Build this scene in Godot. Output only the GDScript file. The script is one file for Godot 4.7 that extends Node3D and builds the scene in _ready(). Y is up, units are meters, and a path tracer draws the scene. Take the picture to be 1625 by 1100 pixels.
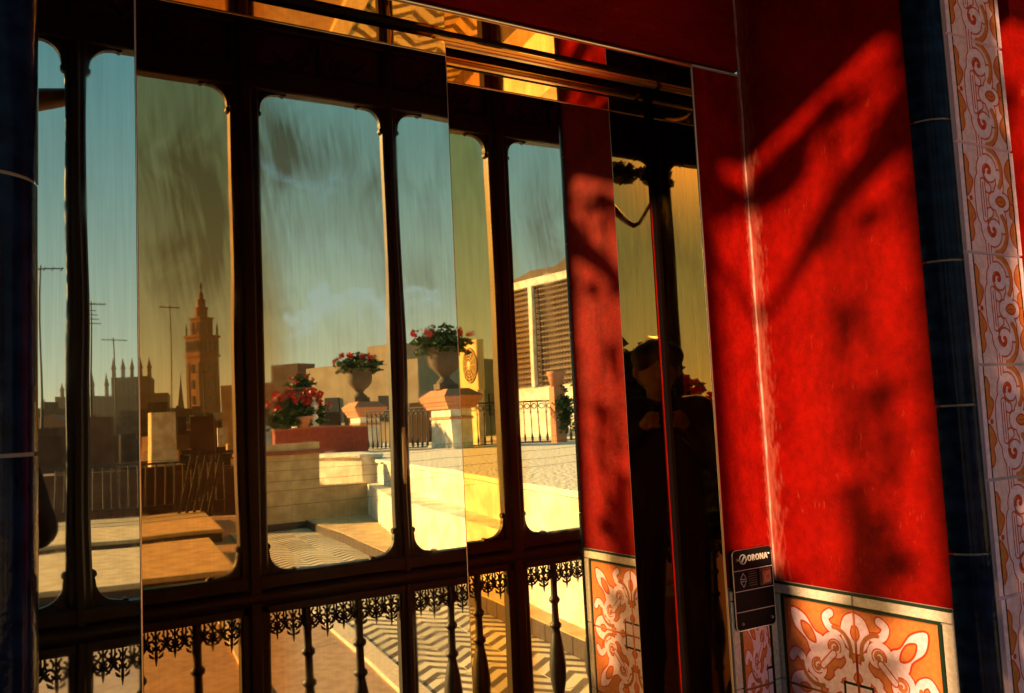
extends Node3D

# ------------------------------------------------------------------ mesh kit
class MB:
	var p := PackedVector3Array()
	var n := PackedVector3Array()
	var t := PackedVector2Array()
	var c := PackedColorArray()
	var ix := PackedInt32Array()
	var tint := Color(1, 1, 1)

	func v(a: Vector3, nn: Vector3, uv := Vector2.ZERO) -> int:
		p.append(a); n.append(nn); t.append(uv); c.append(tint)
		return p.size() - 1

	func tri(a: Vector3, b: Vector3, d: Vector3) -> void:
		var nn := (b - a).cross(d - a).normalized()
		var i := v(a, nn); v(b, nn); v(d, nn)
		ix.append_array([i, i + 2, i + 1])

	func quad(a: Vector3, b: Vector3, d: Vector3, e: Vector3, u0 := Vector2(0, 1), u1 := Vector2(1, 0)) -> void:
		var nn := (b - a).cross(e - a).normalized()
		var i := v(a, nn, Vector2(u0.x, u0.y)); v(b, nn, Vector2(u1.x, u0.y)); v(d, nn, Vector2(u1.x, u1.y)); v(e, nn, Vector2(u0.x, u1.y))
		ix.append_array([i, i + 2, i + 1, i, i + 3, i + 2])

	func box(ce: Vector3, s: Vector3, b := Basis()) -> MB:
		var h := s * 0.5
		var q := []
		for k in 8:
			q.append(ce + b * Vector3(h.x * (1 if k & 1 else -1), h.y * (1 if k & 2 else -1), h.z * (1 if k & 4 else -1)))
		quad(q[4], q[5], q[7], q[6]); quad(q[1], q[0], q[2], q[3]); quad(q[5], q[1], q[3], q[7])
		quad(q[0], q[4], q[6], q[2]); quad(q[6], q[7], q[3], q[2]); quad(q[0], q[1], q[5], q[4])
		return self

	# box with chamfered edges
	func bev(ce: Vector3, s: Vector3, w := 0.004, b := Basis()) -> MB:
		var h := s * 0.5
		w = minf(w, minf(h.x, minf(h.y, h.z)) * 0.8)
		for ax in 3:
			var a1 := (ax + 1) % 3
			var a2 := (ax + 2) % 3
			for sg in [-1.0, 1.0]:
				var q := []
				for k in [[-1, -1], [1, -1], [1, 1], [-1, 1]]:
					var r := Vector3()
					r[ax] = sg * h[ax]; r[a1] = k[0] * (h[a1] - w); r[a2] = k[1] * (h[a2] - w)
					q.append(ce + b * r)
				if sg > 0: quad(q[0], q[1], q[2], q[3])
				else: quad(q[1], q[0], q[3], q[2])
			for s1 in [-1.0, 1.0]:
				for s2 in [-1.0, 1.0]:
					var r0 := Vector3(); r0[a1] = s1 * h[a1]; r0[a2] = s2 * (h[a2] - w)
					var r1 := Vector3(); r1[a1] = s1 * (h[a1] - w); r1[a2] = s2 * h[a2]
					var e := Vector3(); e[ax] = h[ax] - w
					if s1 * s2 > 0: quad(ce + b * (r0 - e), ce + b * (r0 + e), ce + b * (r1 + e), ce + b * (r1 - e))
					else: quad(ce + b * (r0 + e), ce + b * (r0 - e), ce + b * (r1 - e), ce + b * (r1 + e))
		for k in 8:
			var sx := 1.0 if k & 1 else -1.0
			var sy := 1.0 if k & 2 else -1.0
			var sz := 1.0 if k & 4 else -1.0
			var A := ce + b * Vector3(sx * h.x, sy * (h.y - w), sz * (h.z - w))
			var B := ce + b * Vector3(sx * (h.x - w), sy * h.y, sz * (h.z - w))
			var C := ce + b * Vector3(sx * (h.x - w), sy * (h.y - w), sz * h.z)
			if sx * sy * sz > 0: tri(A, B, C)
			else: tri(A, C, B)
		return self

	func tube(pts: Array, rad, sides := 6, caps := true) -> MB:
		var m := pts.size()
		var up := Vector3(0.123, 0.45, 0.77).normalized()
		var base := p.size()
		for i in m:
			var d: Vector3 = (pts[mini(i + 1, m - 1)] - pts[maxi(i - 1, 0)]).normalized()
			var x := up.cross(d)
			if x.length() < 0.1: x = Vector3(1, 0, 0).cross(d)
			x = x.normalized()
			var y := d.cross(x)
			up = y if absf(y.dot(up)) > 0.2 else up
			var r: float = rad[i] if rad is Array else rad
			for k in sides + 1:
				var an := TAU * k / sides
				var o := x * cos(an) + y * sin(an)
				v(pts[i] + o * r, o, Vector2(float(k) / sides, float(i) / m))
		for i in m - 1:
			for k in sides:
				var a := base + i * (sides + 1) + k
				var b := a + sides + 1
				ix.append_array([a, b, a + 1, a + 1, b, b + 1])
		if caps:
			for e in [0, m - 1]:
				var d: Vector3 = (pts[0] - pts[1]).normalized() if e == 0 else (pts[m - 1] - pts[m - 2]).normalized()
				var ci := v(pts[e], d)
				var st := p.size()
				for k in sides: v(p[base + e * (sides + 1) + k], d)
				for k in sides: ix.append_array([ci, st + k, st + (k + 1) % sides])
		return self

	# prof: array of Vector2(radius, y)
	func lathe(prof: Array, sides := 12, o := Vector3.ZERO, flute := 0.0, f0 := 0.0, f1 := 0.0, nfl := 12) -> MB:
		var m := prof.size()
		var base := p.size()
		for i in m:
			var d: Vector2 = prof[mini(i + 1, m - 1)] - prof[maxi(i - 1, 0)]
			var nn := Vector2(d.y, -d.x).normalized()
			for k in sides + 1:
				var an := TAU * k / sides
				var r: float = prof[i].x
				if flute > 0.0 and prof[i].y > f0 and prof[i].y < f1: r *= 1.0 - flute * absf(sin(an * nfl * 0.5))
				v(o + Vector3(cos(an) * r, prof[i].y, sin(an) * r), Vector3(cos(an) * nn.x, nn.y, sin(an) * nn.x), Vector2(float(k) / sides, float(i) / m))
		for i in m - 1:
			for k in sides:
				var a := base + i * (sides + 1) + k
				var b := a + sides + 1
				ix.append_array([a, a + 1, b, a + 1, b + 1, b])
		return self

	# polygon in local xy extruded along local z from 0 to depth
	func prism(poly: PackedVector2Array, depth: float, xf := Transform3D()) -> MB:
		if Geometry2D.is_polygon_clockwise(poly): poly.reverse()
		var tr := Geometry2D.triangulate_polygon(poly)
		var P := func(q: Vector2, z: float) -> Vector3: return xf * Vector3(q.x, q.y, z)
		for k in range(0, tr.size(), 3):
			var a := poly[tr[k]]; var b := poly[tr[k + 1]]; var d := poly[tr[k + 2]]
			if (b - a).cross(d - a) < 0:
				var w := b
				b = d; d = w
			tri(P.call(a, depth), P.call(b, depth), P.call(d, depth))
			tri(P.call(a, 0.0), P.call(d, 0.0), P.call(b, 0.0))
		for k in poly.size():
			var a := poly[k]; var b := poly[(k + 1) % poly.size()]
			quad(P.call(a, 0.0), P.call(b, 0.0), P.call(b, depth), P.call(a, depth))
		return self

	# frustum with rectangular section
	func frus(o: Vector3, y0: float, a: Vector2, y1: float, b: Vector2) -> MB:
		var q := []
		for e in [[y0, a], [y1, b]]:
			for s in [[-1, -1], [1, -1], [1, 1], [-1, 1]]:
				q.append(o + Vector3(s[0] * e[1].x, e[0], s[1] * e[1].y))
		for k in 4:
			var j := (k + 1) % 4
			quad(q[j], q[k], q[k + 4], q[j + 4])
		quad(q[7], q[6], q[5], q[4]); quad(q[0], q[1], q[2], q[3])
		return self

	func add(o: MB, xf: Transform3D) -> MB:
		var b := p.size()
		for i in o.p.size():
			p.append(xf * o.p[i]); n.append((xf.basis * o.n[i]).normalized()); t.append(o.t[i]); c.append(o.c[i])
		for i in o.ix: ix.append(b + i)
		return self

	func mesh() -> ArrayMesh:
		var a := []
		a.resize(Mesh.ARRAY_MAX)
		a[Mesh.ARRAY_VERTEX] = p; a[Mesh.ARRAY_NORMAL] = n; a[Mesh.ARRAY_TEX_UV] = t; a[Mesh.ARRAY_COLOR] = c; a[Mesh.ARRAY_INDEX] = ix
		var m := ArrayMesh.new()
		m.add_surface_from_arrays(Mesh.PRIMITIVE_TRIANGLES, a)
		return m

var M := {}
var used := {}
var rng := RandomNumberGenerator.new()

func numbered(s: String) -> String:
	if not used.has(s):
		used[s] = 0
		return s
	used[s] += 1
	return "%s_%03d" % [s, used[s]]

func obj(called: String, g, mat: Material, par: Node3D = null) -> MeshInstance3D:
	var o := MeshInstance3D.new()
	o.mesh = g.mesh() if g is MB else g
	o.material_override = mat
	if par == null:
		o.name = numbered(called)
		add_child(o)
	else:
		var k := 0
		var nm := called
		if not par.has_meta("_names"): par.set_meta("_names", {})
		var d: Dictionary = par.get_meta("_names")
		if d.has(called):
			d[called] += 1
			nm = "%s_%03d" % [called, d[called]]
		else: d[called] = 0
		o.name = nm
		par.add_child(o, true)
	return o

func tag(o: Node3D, label: String, category: String, group := "", kind := "") -> Node3D:
	if label: o.set_meta("label", label)
	if category: o.set_meta("category", category)
	if group: o.set_meta("group", group)
	if kind: o.set_meta("kind", kind)
	return o

func thing(called: String, label: String, category: String, at := Vector3.ZERO, turn := 0.0, group := "") -> Node3D:
	var o := Node3D.new()
	o.name = numbered(called)
	add_child(o)
	o.position = at
	o.rotation.y = turn
	tag(o, label, category, group)
	return o

func clean(o: Node) -> void:
	for k in o.get_children(): clean(k)
	if o.has_meta("_names"): o.remove_meta("_names")

# ------------------------------------------------------------------ textures and materials
func lin(r: float, g: float, b: float) -> Color:
	return Color(r, g, b).linear_to_srgb()

func mat(col: Color, rough := 0.7, metal := 0.0) -> StandardMaterial3D:
	var m := StandardMaterial3D.new()
	m.albedo_color = col
	m.roughness = rough
	m.metallic = metal
	return m

func noise(sd: int, f: float, oct := 4) -> FastNoiseLite:
	var q := FastNoiseLite.new()
	q.seed = sd; q.frequency = f; q.noise_type = FastNoiseLite.TYPE_SIMPLEX_SMOOTH
	q.fractal_type = FastNoiseLite.FRACTAL_FBM; q.fractal_octaves = oct
	return q

# two-tone noise texture laid by triplanar mapping
func grain(a: Color, b: Color, sd: int, freq: float, scale: float, rough := 0.85, bump := 0.0, stretch := Vector3.ONE) -> StandardMaterial3D:
	var nt := NoiseTexture2D.new()
	nt.width = 256; nt.height = 256; nt.seamless = true
	nt.noise = noise(sd, freq, 5)
	var gr := Gradient.new()
	gr.set_color(0, a); gr.set_color(1, b)
	gr.set_offset(0, 0.25); gr.set_offset(1, 0.75)
	nt.color_ramp = gr
	var m := mat(Color.WHITE, rough)
	m.albedo_texture = nt
	m.uv1_triplanar = true
	m.uv1_world_triplanar = true
	m.uv1_scale = stretch * scale
	if bump > 0.0:
		var nb := NoiseTexture2D.new()
		nb.width = 256; nb.height = 256; nb.seamless = true
		nb.as_normal_map = true; nb.bump_strength = 4.0
		nb.noise = noise(sd + 7, freq * 2.0, 5)
		m.normal_enabled = true
		m.normal_texture = nb
		m.normal_scale = bump
	return m

func tex(w: int, h: int, f: Callable) -> ImageTexture:
	var d := PackedByteArray()
	d.resize(w * h * 3)
	var k := 0
	for y in h:
		for x in w:
			var q: Color = f.call((x + 0.5) / w, (y + 0.5) / h)
			d[k] = clampi(int(q.r * 255.0), 0, 255); d[k + 1] = clampi(int(q.g * 255.0), 0, 255); d[k + 2] = clampi(int(q.b * 255.0), 0, 255)
			k += 3
	return ImageTexture.create_from_image(Image.create_from_data(w, h, false, Image.FORMAT_RGB8, d))

func sst(a: float, b: float, x: float) -> float:
	return smoothstep(a, b, x)

# polished sheet: gold tint towards the left edge, brushing, brown grime, dull wiped arcs. x0, w: place on the wall, for marks in metres
func sheet(sd: int, x0: float, w: float, gold0: float, gold1: float, gold: Color, steel: Color, marks: Array, arcs: Array, grime: float) -> StandardMaterial3D:
	var n1 := noise(sd, 1.0, 4)
	var n2 := noise(sd + 1, 1.0, 3)
	var n3 := noise(sd + 2, 1.0, 2)
	var hgt := 1.4
	var f := func(u: float, vv: float) -> Color:
		var x := x0 + u * w
		var y := 2.1 - vv * hgt
		var k := sst(gold0, gold1, u + 0.10 * n3.get_noise_2d(x * 4.0, y * 2.0))
		var q := gold.lerp(steel, k)
		var br := 1.0 + 0.07 * n2.get_noise_2d(x * 260.0, y * 5.0) + 0.05 * n2.get_noise_2d(x * 70.0 + 9.0, y * 2.0)
		q = q * br
		var wx := x * 9.0 + 0.35 * n3.get_noise_2d(x * 5.0, y * 5.0 + 20.0)
		var wy := y * 4.0 + 0.4 * n3.get_noise_2d(x * 4.0 + 40.0, y * 4.0)
		var st := 0.70 * n1.get_noise_2d(wx * 1.2, wy) + 0.34 * n1.get_noise_2d(x * 60.0 + wy * 2.0, y * 4.0) + 0.16 * n2.get_noise_2d(x * 170.0, y * 6.0)
		var dirt := maxf(0.0, st + 0.12) * grime * sst(1.3, 1.75, y)
		for m in marks:
			var dx: float = (x - m[0]) / m[2]
			var dy: float = (y - m[1]) / m[3]
			var wgt := exp(-(dx * dx + dy * dy))
			dirt += m[4] * wgt * (0.55 + 0.7 * n1.get_noise_2d(wx * 1.7 + m[0] * 50.0, wy * 1.3) + 0.3 * n1.get_noise_2d(x * 70.0 + y * 12.0, y * 6.0))
		q = q.lerp(Color(0.30, 0.135, 0.035), clampf(dirt, 0.0, 0.86))
		for m in arcs:
			var r := Vector2(x - m[0], y - m[1]).length() + 0.022 * n3.get_noise_2d(x * 16.0, y * 16.0)
			var an := atan2(y - m[1], x - m[0])
			if an > m[4] and an < m[5]:
				var band := sst(m[2] + 0.014, m[2], r) * sst(m[2] - m[3], m[2], r)
				band *= sst(m[4], m[4] + 0.5, an) * sst(m[5], m[5] - 0.5, an)
				band *= 0.65 + 0.35 * n2.get_noise_2d(an * 7.0, r * 300.0) + 0.5 * n1.get_noise_2d(x * 30.0, y * 30.0)
				q = q.lerp(Color(0.97, 0.95, 0.86), clampf(band * m[6], 0.0, 0.7))
		return q.linear_to_srgb()
	var m := mat(Color.WHITE, 0.035, 1.0)
	m.albedo_texture = tex(360, 900, f)
	var fr := func(u: float, vv: float) -> Color:
		var x := x0 + u * w
		var y := 2.1 - vv * hgt
		var s := 0.014 + 0.03 * maxf(0.0, n1.get_noise_2d(x * 18.0 + 3.0, y * 5.0)) + 0.006 * n2.get_noise_2d(x * 240.0, y * 3.0)
		return Color(s, s, s)
	m.roughness_texture = tex(240, 500, fr)
	m.roughness = 1.0
	return m

# a little painter for the print of tiles
class Brush:
	var im: Image
	var sc := 1.0
	func _init(w: int, h: int, s: float, bg: Color) -> void:
		im = Image.create(w, h, false, Image.FORMAT_RGB8); im.fill(bg); sc = s
	func line(pts: Array, w: float, col: Color) -> void:
		for i in maxi(1, pts.size() - 1):
			var a: Vector2 = pts[i] * sc
			var b: Vector2 = pts[mini(i + 1, pts.size() - 1)] * sc
			var r := w * sc * 0.5
			for y in range(maxi(0, int(minf(a.y, b.y) - r - 1)), mini(im.get_height(), int(maxf(a.y, b.y) + r + 2))):
				for x in range(maxi(0, int(minf(a.x, b.x) - r - 1)), mini(im.get_width(), int(maxf(a.x, b.x) + r + 2))):
					var q := Vector2(x + 0.5, y + 0.5)
					var d := b - a
					var k := clampf((q - a).dot(d) / maxf(d.length_squared(), 0.0001), 0.0, 1.0)
					var e := clampf(r - (a + d * k).distance_to(q) + 0.5, 0.0, 1.0)
					if e > 0.0: im.set_pixel(x, y, im.get_pixel(x, y).lerp(col, e))
	func fill(poly: Array, col: Color) -> void:
		var pp := PackedVector2Array()
		for q in poly: pp.append(q * sc)
		var lo := pp[0]; var hi := pp[0]
		for q in pp:
			lo = lo.min(q); hi = hi.max(q)
		for y in range(maxi(0, int(lo.y)), mini(im.get_height(), int(hi.y) + 1)):
			for x in range(maxi(0, int(lo.x)), mini(im.get_width(), int(hi.x) + 1)):
				if Geometry2D.is_point_in_polygon(Vector2(x + 0.5, y + 0.5), pp): im.set_pixel(x, y, col)
	func age(sd: int) -> void:
		var q := FastNoiseLite.new()
		q.seed = sd; q.frequency = 0.05; q.fractal_octaves = 4
		var q2 := FastNoiseLite.new()
		q2.seed = sd + 3; q2.frequency = 0.4
		for y in im.get_height():
			for x in im.get_width():
				var k := 1.0 + 0.10 * q.get_noise_2d(x, y) + 0.05 * q2.get_noise_2d(x, y)
				var cc := im.get_pixel(x, y)
				im.set_pixel(x, y, Color(cc.r * k, cc.g * k, cc.b * k))

func spiral(c: Vector2, r0: float, r1: float, a0: float, a1: float, n := 26) -> Array:
	var o := []
	for i in n + 1:
		var k := float(i) / n
		var a := lerpf(a0, a1, k)
		var r := lerpf(r0, r1, k)
		o.append(c + Vector2(cos(a), sin(a)) * r)
	return o

const WHITE_G := Color(0.95, 0.80, 0.92)
const TAN := Color(0.84, 0.48, 0.27)
const RUST := Color(0.78, 0.25, 0.10)
const GREEN := Color(0.07, 0.17, 0.13)

func motif(b: Brush, strokes: Array) -> void:
	for s in strokes: b.line(s[0], s[1] + 6.0, RUST)
	for s in strokes: b.line(s[0], s[1], WHITE_G)

func flip(pts: Array, f: int, h: float) -> Array:
	var o := []
	for q in pts: o.append(Vector2(q.x, h - q.y) if f else q)
	return o

func smooth(pts: Array, closed := false) -> Array:
	var o := []
	var n := pts.size()
	for i in (n if closed else n - 1):
		var a: Vector2 = pts[(i - 1 + n) % n] if closed or i > 0 else pts[0]
		var b: Vector2 = pts[i]
		var c: Vector2 = pts[(i + 1) % n]
		var d: Vector2 = pts[(i + 2) % n] if closed or i + 2 < n else pts[n - 1]
		for k in 6: o.append(b.cubic_interpolate(c, a, d, k / 6.0))
	o.append(pts[0] if closed else pts[n - 1])
	return o

# white scrolls outlined in rust with tan crescents on a pale glaze
func strip_tile(sd: int) -> Image:
	var b := Brush.new(212, 240, 1.3, WHITE_G)
	b.fill([Vector2(15, -1), Vector2(149, -1), Vector2(149, 186), Vector2(15, 186)], WHITE_G.lerp(TAN, 0.12))
	for f in [0, 1]:
		# tan lobes along both edges
		for pg in [[Vector2(14, 20), Vector2(26, 30), Vector2(24, 48), Vector2(34, 60), Vector2(26, 78), Vector2(14, 84)], [Vector2(150, 14), Vector2(136, 24), Vector2(132, 40), Vector2(141, 54), Vector2(150, 58)], [Vector2(150, 62), Vector2(136, 70), Vector2(140, 92), Vector2(150, 92)]]:
			var s := smooth(flip(pg, f, 184.0), true)
			b.fill(s, TAN)
			b.line(s, 2.6, RUST)
	var st := []
	for f in [0, 1]:
		st.append([flip(spiral(Vector2(82, 40), 6, 31, PI * 2.9, PI * 0.55), f, 184.0), 15.0])
		st.append([smooth(flip([Vector2(112, 46), Vector2(112, 66), Vector2(104, 78), Vector2(108, 92)], f, 184.0)), 20.0])
		st.append([flip([Vector2(63, -4), Vector2(63, 16)], f, 184.0), 12.0])
		st.append([smooth(flip([Vector2(58, 50), Vector2(48, 64), Vector2(46, 92)], f, 184.0)), 16.0])
	st.append([[Vector2(92, 92), Vector2(122, 92)], 30.0])
	for s in st: b.line(s[0], s[1] + 5.0, RUST)
	for s in st: b.line(s[0], s[1], WHITE_G)
	for f in [0, 1]:
		b.line(flip(spiral(Vector2(82, 40), 40, 38, -1.5, 0.75, 14), f, 184.0), 9.0, TAN)
		b.line(flip(spiral(Vector2(82, 40), 45, 43, -1.5, 0.75, 14), f, 184.0), 2.4, RUST)
		b.line(flip(spiral(Vector2(82, 40), 1, 12, PI * 2.9, PI * 0.9, 14), f, 184.0), 4.5, RUST)
		b.line(flip([Vector2(63, 0), Vector2(63, 15)], f, 184.0), 2.4, RUST)
	b.line([Vector2(62, 60), Vector2(62, 124)], 15.0, RUST)
	b.line([Vector2(62, 60), Vector2(62, 124)], 10.5, WHITE_G)
	b.line([Vector2(62, 62), Vector2(62, 122)], 2.4, RUST)
	var tear := smooth([Vector2(96, 92), Vector2(106, 84), Vector2(118, 84), Vector2(126, 92), Vector2(118, 100), Vector2(106, 100)], true)
	b.fill(tear, TAN)
	b.line(tear, 2.6, RUST)
	b.line([Vector2(102, 92), Vector2(120, 92)], 1.5, RUST)
	b.line([Vector2(24, 92), Vector2(24.5, 92)], 9.0, RUST)
	for x in [13.0, 150.0]:
		b.line([Vector2(x, -2), Vector2(x, 188)], 3.2, GREEN)
	b.age(sd)
	return b.im

func swap(pts: Array, f: int) -> Array:
	var o := []
	for q in pts: o.append(Vector2(q.y, q.x) if f else q)
	return o

func fleur_tile(sd: int) -> Image:
	var b := Brush.new(256, 256, 1.6, TAN)
	var petal := smooth([Vector2(100, 100), Vector2(104, 74), Vector2(88, 58), Vector2(70, 50), Vector2(48, 24), Vector2(18, 16), Vector2(24, 48), Vector2(50, 70), Vector2(58, 88), Vector2(74, 104)], true)
	var st := []
	for f in [0, 1]:
		st.append([swap(spiral(Vector2(116, 74), 6, 25, PI * 3.1, PI * 0.75), f), 16.0])
		st.append([smooth(swap([Vector2(141, 78), Vector2(146, 98), Vector2(130, 118), Vector2(118, 122)], f)), 14.0])
		st.append([smooth(swap([Vector2(110, 12), Vector2(98, 22), Vector2(106, 38), Vector2(126, 42)], f)), 15.0])
		st.append([smooth(swap([Vector2(164, 14), Vector2(148, 22), Vector2(142, 44), Vector2(152, 62), Vector2(164, 68)], f)), 20.0])
		st.append([smooth(swap([Vector2(162, 100), Vector2(150, 108), Vector2(144, 124), Vector2(150, 132)], f)), 15.0])
	b.line(petal, 7.0, RUST)
	for s in st: b.line(s[0], s[1] + 5.5, RUST)
	b.fill(petal, WHITE_G)
	for s in st: b.line(s[0], s[1], WHITE_G)
	for f in [0, 1]:
		b.line(swap(spiral(Vector2(116, 74), 1, 12, PI * 3.0, PI * 0.9, 14), f), 6.0, TAN.darkened(0.1))
		b.line(swap(spiral(Vector2(116, 74), 13, 16, PI * 2.2, PI * 0.9, 14), f), 2.4, RUST)
		b.line(swap(spiral(Vector2(116, 74), 37, 35, -1.6, 0.3, 14), f), 8.0, TAN.darkened(0.18))
	b.line([Vector2(86, 112), Vector2(112, 86)], 15.0, RUST)
	b.line([Vector2(86, 112), Vector2(112, 86)], 10.0, WHITE_G)
	var tear := smooth([Vector2(40, 38), Vector2(58, 42), Vector2(70, 58), Vector2(72, 72), Vector2(58, 70), Vector2(44, 56)], true)
	b.fill(tear, TAN)
	b.line(tear, 3.4, RUST)
	b.fill([Vector2(130, 130), Vector2(162, 130), Vector2(162, 162), Vector2(130, 162)], GREEN)
	b.fill([Vector2(135, 135), Vector2(162, 135), Vector2(162, 162), Vector2(135, 162)], WHITE_G)
	b.age(sd)
	return b.im

func glaze(im: Image, rough := 0.22) -> StandardMaterial3D:
	var m := mat(Color(1, 1, 1), rough)
	m.albedo_texture = ImageTexture.create_from_image(im)
	m.clearcoat_enabled = true
	m.clearcoat = 0.5
	m.clearcoat_roughness = 0.08
	return m

func red_wall_tex(sd: int, edge: bool) -> ImageTexture:
	var n1 := noise(sd, 1.0, 5)
	var n2 := noise(sd + 1, 1.0, 3)
	return tex(300, 1300, func(u: float, v: float) -> Color:
		var k := 1.0 + 0.40 * n1.get_noise_2d(u * 3.0, v * 14.0) + 0.24 * n1.get_noise_2d(u * 16.0, v * 80.0) + 0.18 * n2.get_noise_2d(u * 90.0, v * 420.0)
		var q := Color(0.212, 0.0026, 0.0012) * k
		var scr := sst(0.44, 0.60, n2.get_noise_2d(u * 50.0 + 30.0, v * 60.0)) * sst(0.05, 0.4, n1.get_noise_2d(u * 5.0, v * 24.0 + 40.0))
		q = q.lerp(Color(0.42, 0.05, 0.025), scr * 0.45)
		if edge:
			var wear := sst(0.10, 0.0, u + 0.07 * n1.get_noise_2d(u * 30.0, v * 50.0))
			q = q.lerp(Color(0.50, 0.17, 0.13), clampf(wear * 0.38, 0.0, 1.0))
		return q.linear_to_srgb())

func materials() -> void:
	var gold := Color(0.78, 0.47, 0.17)
	var steel := Color(0.92, 0.86, 0.60)
	M.door_m = sheet(11, 0.175, 0.52, 0.30, 0.46, gold, steel,
		[[0.40, 1.86, 0.06, 0.07, 1.0], [0.50, 1.86, 0.09, 0.06, 0.6], [0.37, 1.80, 0.03, 0.10, 0.6], [0.23, 1.80, 0.08, 0.12, 0.9], [0.30, 1.74, 0.05, 0.09, 0.9], [0.27, 1.66, 0.07, 0.06, 0.6], [0.24, 1.58, 0.05, 0.07, 0.4], [0.36, 1.60, 0.04, 0.05, 0.4], [0.55, 1.76, 0.05, 0.06, 0.35], [0.61, 1.66, 0.06, 0.05, 0.4]],
		[[0.50, 1.535, 0.105, 0.05, 0.1, 3.0, 1.1], [0.475, 1.60, 0.12, 0.09, -0.2, 2.2, 0.20], [0.63, 1.58, 0.06, 0.03, 0.6, 2.8, 0.9], [0.45, 1.95, 0.15, 0.03, -2.6, -0.9, 0.45]], 0.42)
	M.door_r = sheet(23, 0.62, 0.56, 0.30, 0.42, Color(0.88, 0.57, 0.17), steel,
		[[0.92, 1.80, 0.05, 0.09, 0.7], [0.97, 1.72, 0.06, 0.06, 0.35]], [], 0.32)
	M.strip_l = sheet(31, 0.044, 0.131, -0.5, 0.05, Color(0.7, 0.62, 0.5), Color(0.84, 0.84, 0.66), [], [], 0.12)
	M.jamb = sheet(37, 0.0, 0.13, 0.9, 2.0, Color(0.66, 0.36, 0.10), steel, [], [], 0.5)
	M.brass = mat(lin(0.88, 0.70, 0.44), 0.3, 1.0)
	M.black = mat(lin(0.008, 0.006, 0.008), 0.5)
	M.black.metallic_specular = 0.2
	M.seal = mat(lin(0.004, 0.003, 0.004), 1.0)
	M.seal.metallic_specular = 0.0
	M.red = mat(Color.WHITE, 0.6)
	M.red.metallic_specular = 0.15
	M.red.albedo_texture = red_wall_tex(51, true)
	var nb := noise(58, 1.0, 5)
	var bi := Image.create(300, 1300, false, Image.FORMAT_RGB8)
	for y in 1300:
		for x in 300:
			var h := 0.5 + 0.28 * nb.get_noise_2d(x * 0.05, y * 0.06) + 0.22 * nb.get_noise_2d(x * 0.22, y * 0.2)
			bi.set_pixel(x, y, Color(h, h, h))
	bi.bump_map_to_normal_map(3.0)
	M.red.normal_enabled = true
	M.red.normal_texture = ImageTexture.create_from_image(bi)
	M.red.normal_scale = 0.3
	M.red2 = M.red.duplicate()
	M.red2.albedo_texture = red_wall_tex(61, false)
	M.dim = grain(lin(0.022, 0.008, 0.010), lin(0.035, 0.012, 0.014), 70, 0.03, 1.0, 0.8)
	M.bead = grain(lin(0.30, 0.06, 0.06), lin(0.50, 0.28, 0.28), 71, 0.05, 3.0, 0.5, 0.3, Vector3(1, 0.3, 1))
	M.trim = mat(lin(0.45, 0.40, 0.42), 0.4)
	M.grout = mat(lin(0.35, 0.30, 0.30), 0.9)
	M.blue = grain(lin(0.003, 0.006, 0.022), lin(0.008, 0.02, 0.06), 81, 0.03, 4.0, 0.12, 0.06)
	M.blue.clearcoat_enabled = true; M.blue.clearcoat = 0.0; M.blue.clearcoat_roughness = 0.06
	M.blue.metallic_specular = 0.2
	M.strip = [glaze(strip_tile(1)), glaze(strip_tile(2)), glaze(strip_tile(3))]
	M.fleur = [glaze(fleur_tile(4)), glaze(fleur_tile(5))]
	M.pale_tile = grain(lin(0.62, 0.50, 0.47), lin(0.75, 0.64, 0.60), 91, 0.06, 6.0, 0.25)
	M.green_tile = mat(lin(0.012, 0.035, 0.025), 0.25)
	M.iron = grain(lin(0.010, 0.008, 0.012), lin(0.022, 0.016, 0.020), 101, 0.06, 5.0, 0.5, 0.25)
	M.iron_brown = grain(lin(0.03, 0.018, 0.012), lin(0.05, 0.03, 0.02), 102, 0.06, 5.0, 0.55, 0.25)
	M.panel = grain(lin(0.035, 0.008, 0.03), lin(0.05, 0.012, 0.04), 103, 0.04, 4.0, 0.55)
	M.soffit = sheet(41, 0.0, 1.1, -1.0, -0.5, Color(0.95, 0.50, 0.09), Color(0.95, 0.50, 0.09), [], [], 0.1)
	# terrace
	M.floor_brown = grain(lin(0.36, 0.22, 0.14), lin(0.46, 0.30, 0.20), 111, 0.03, 1.2, 0.8)
	M.white = grain(lin(0.66, 0.58, 0.46), lin(0.90, 0.86, 0.76), 112, 0.016, 0.6, 0.9, 0.4)
	M.lime = grain(lin(0.84, 0.78, 0.66), lin(0.95, 0.92, 0.84), 113, 0.03, 1.0, 0.95, 0.8)
	M.kerb = grain(lin(0.60, 0.48, 0.36), lin(0.72, 0.60, 0.46), 114, 0.05, 2.0, 0.85)
	M.terracotta = grain(lin(0.52, 0.20, 0.10), lin(0.62, 0.28, 0.15), 115, 0.04, 2.0, 0.8)
	M.redband = grain(lin(0.34, 0.06, 0.03), lin(0.42, 0.09, 0.05), 116, 0.04, 1.0, 0.85)
	M.skirt = grain(lin(0.05, 0.03, 0.022), lin(0.09, 0.055, 0.04), 117, 0.06, 3.0, 0.4)
	M.stone = grain(lin(0.10, 0.075, 0.05), lin(0.19, 0.14, 0.10), 118, 0.06, 4.0, 0.9, 0.6)
	M.slab = grain(lin(0.52, 0.34, 0.16), lin(0.68, 0.47, 0.24), 119, 0.02, 0.8, 0.85)
	var zz := func(u: float, v: float) -> Color:
		var w := v * 2.0 + absf(u - 0.5) * 2.0 * 1.0
		var k := sst(0.40, 0.47, absf(fposmod(w, 1.0) - 0.5) * 2.0)
		return Color(0.13, 0.09, 0.06).lerp(Color(0.80, 0.72, 0.56), k).linear_to_srgb()
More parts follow.
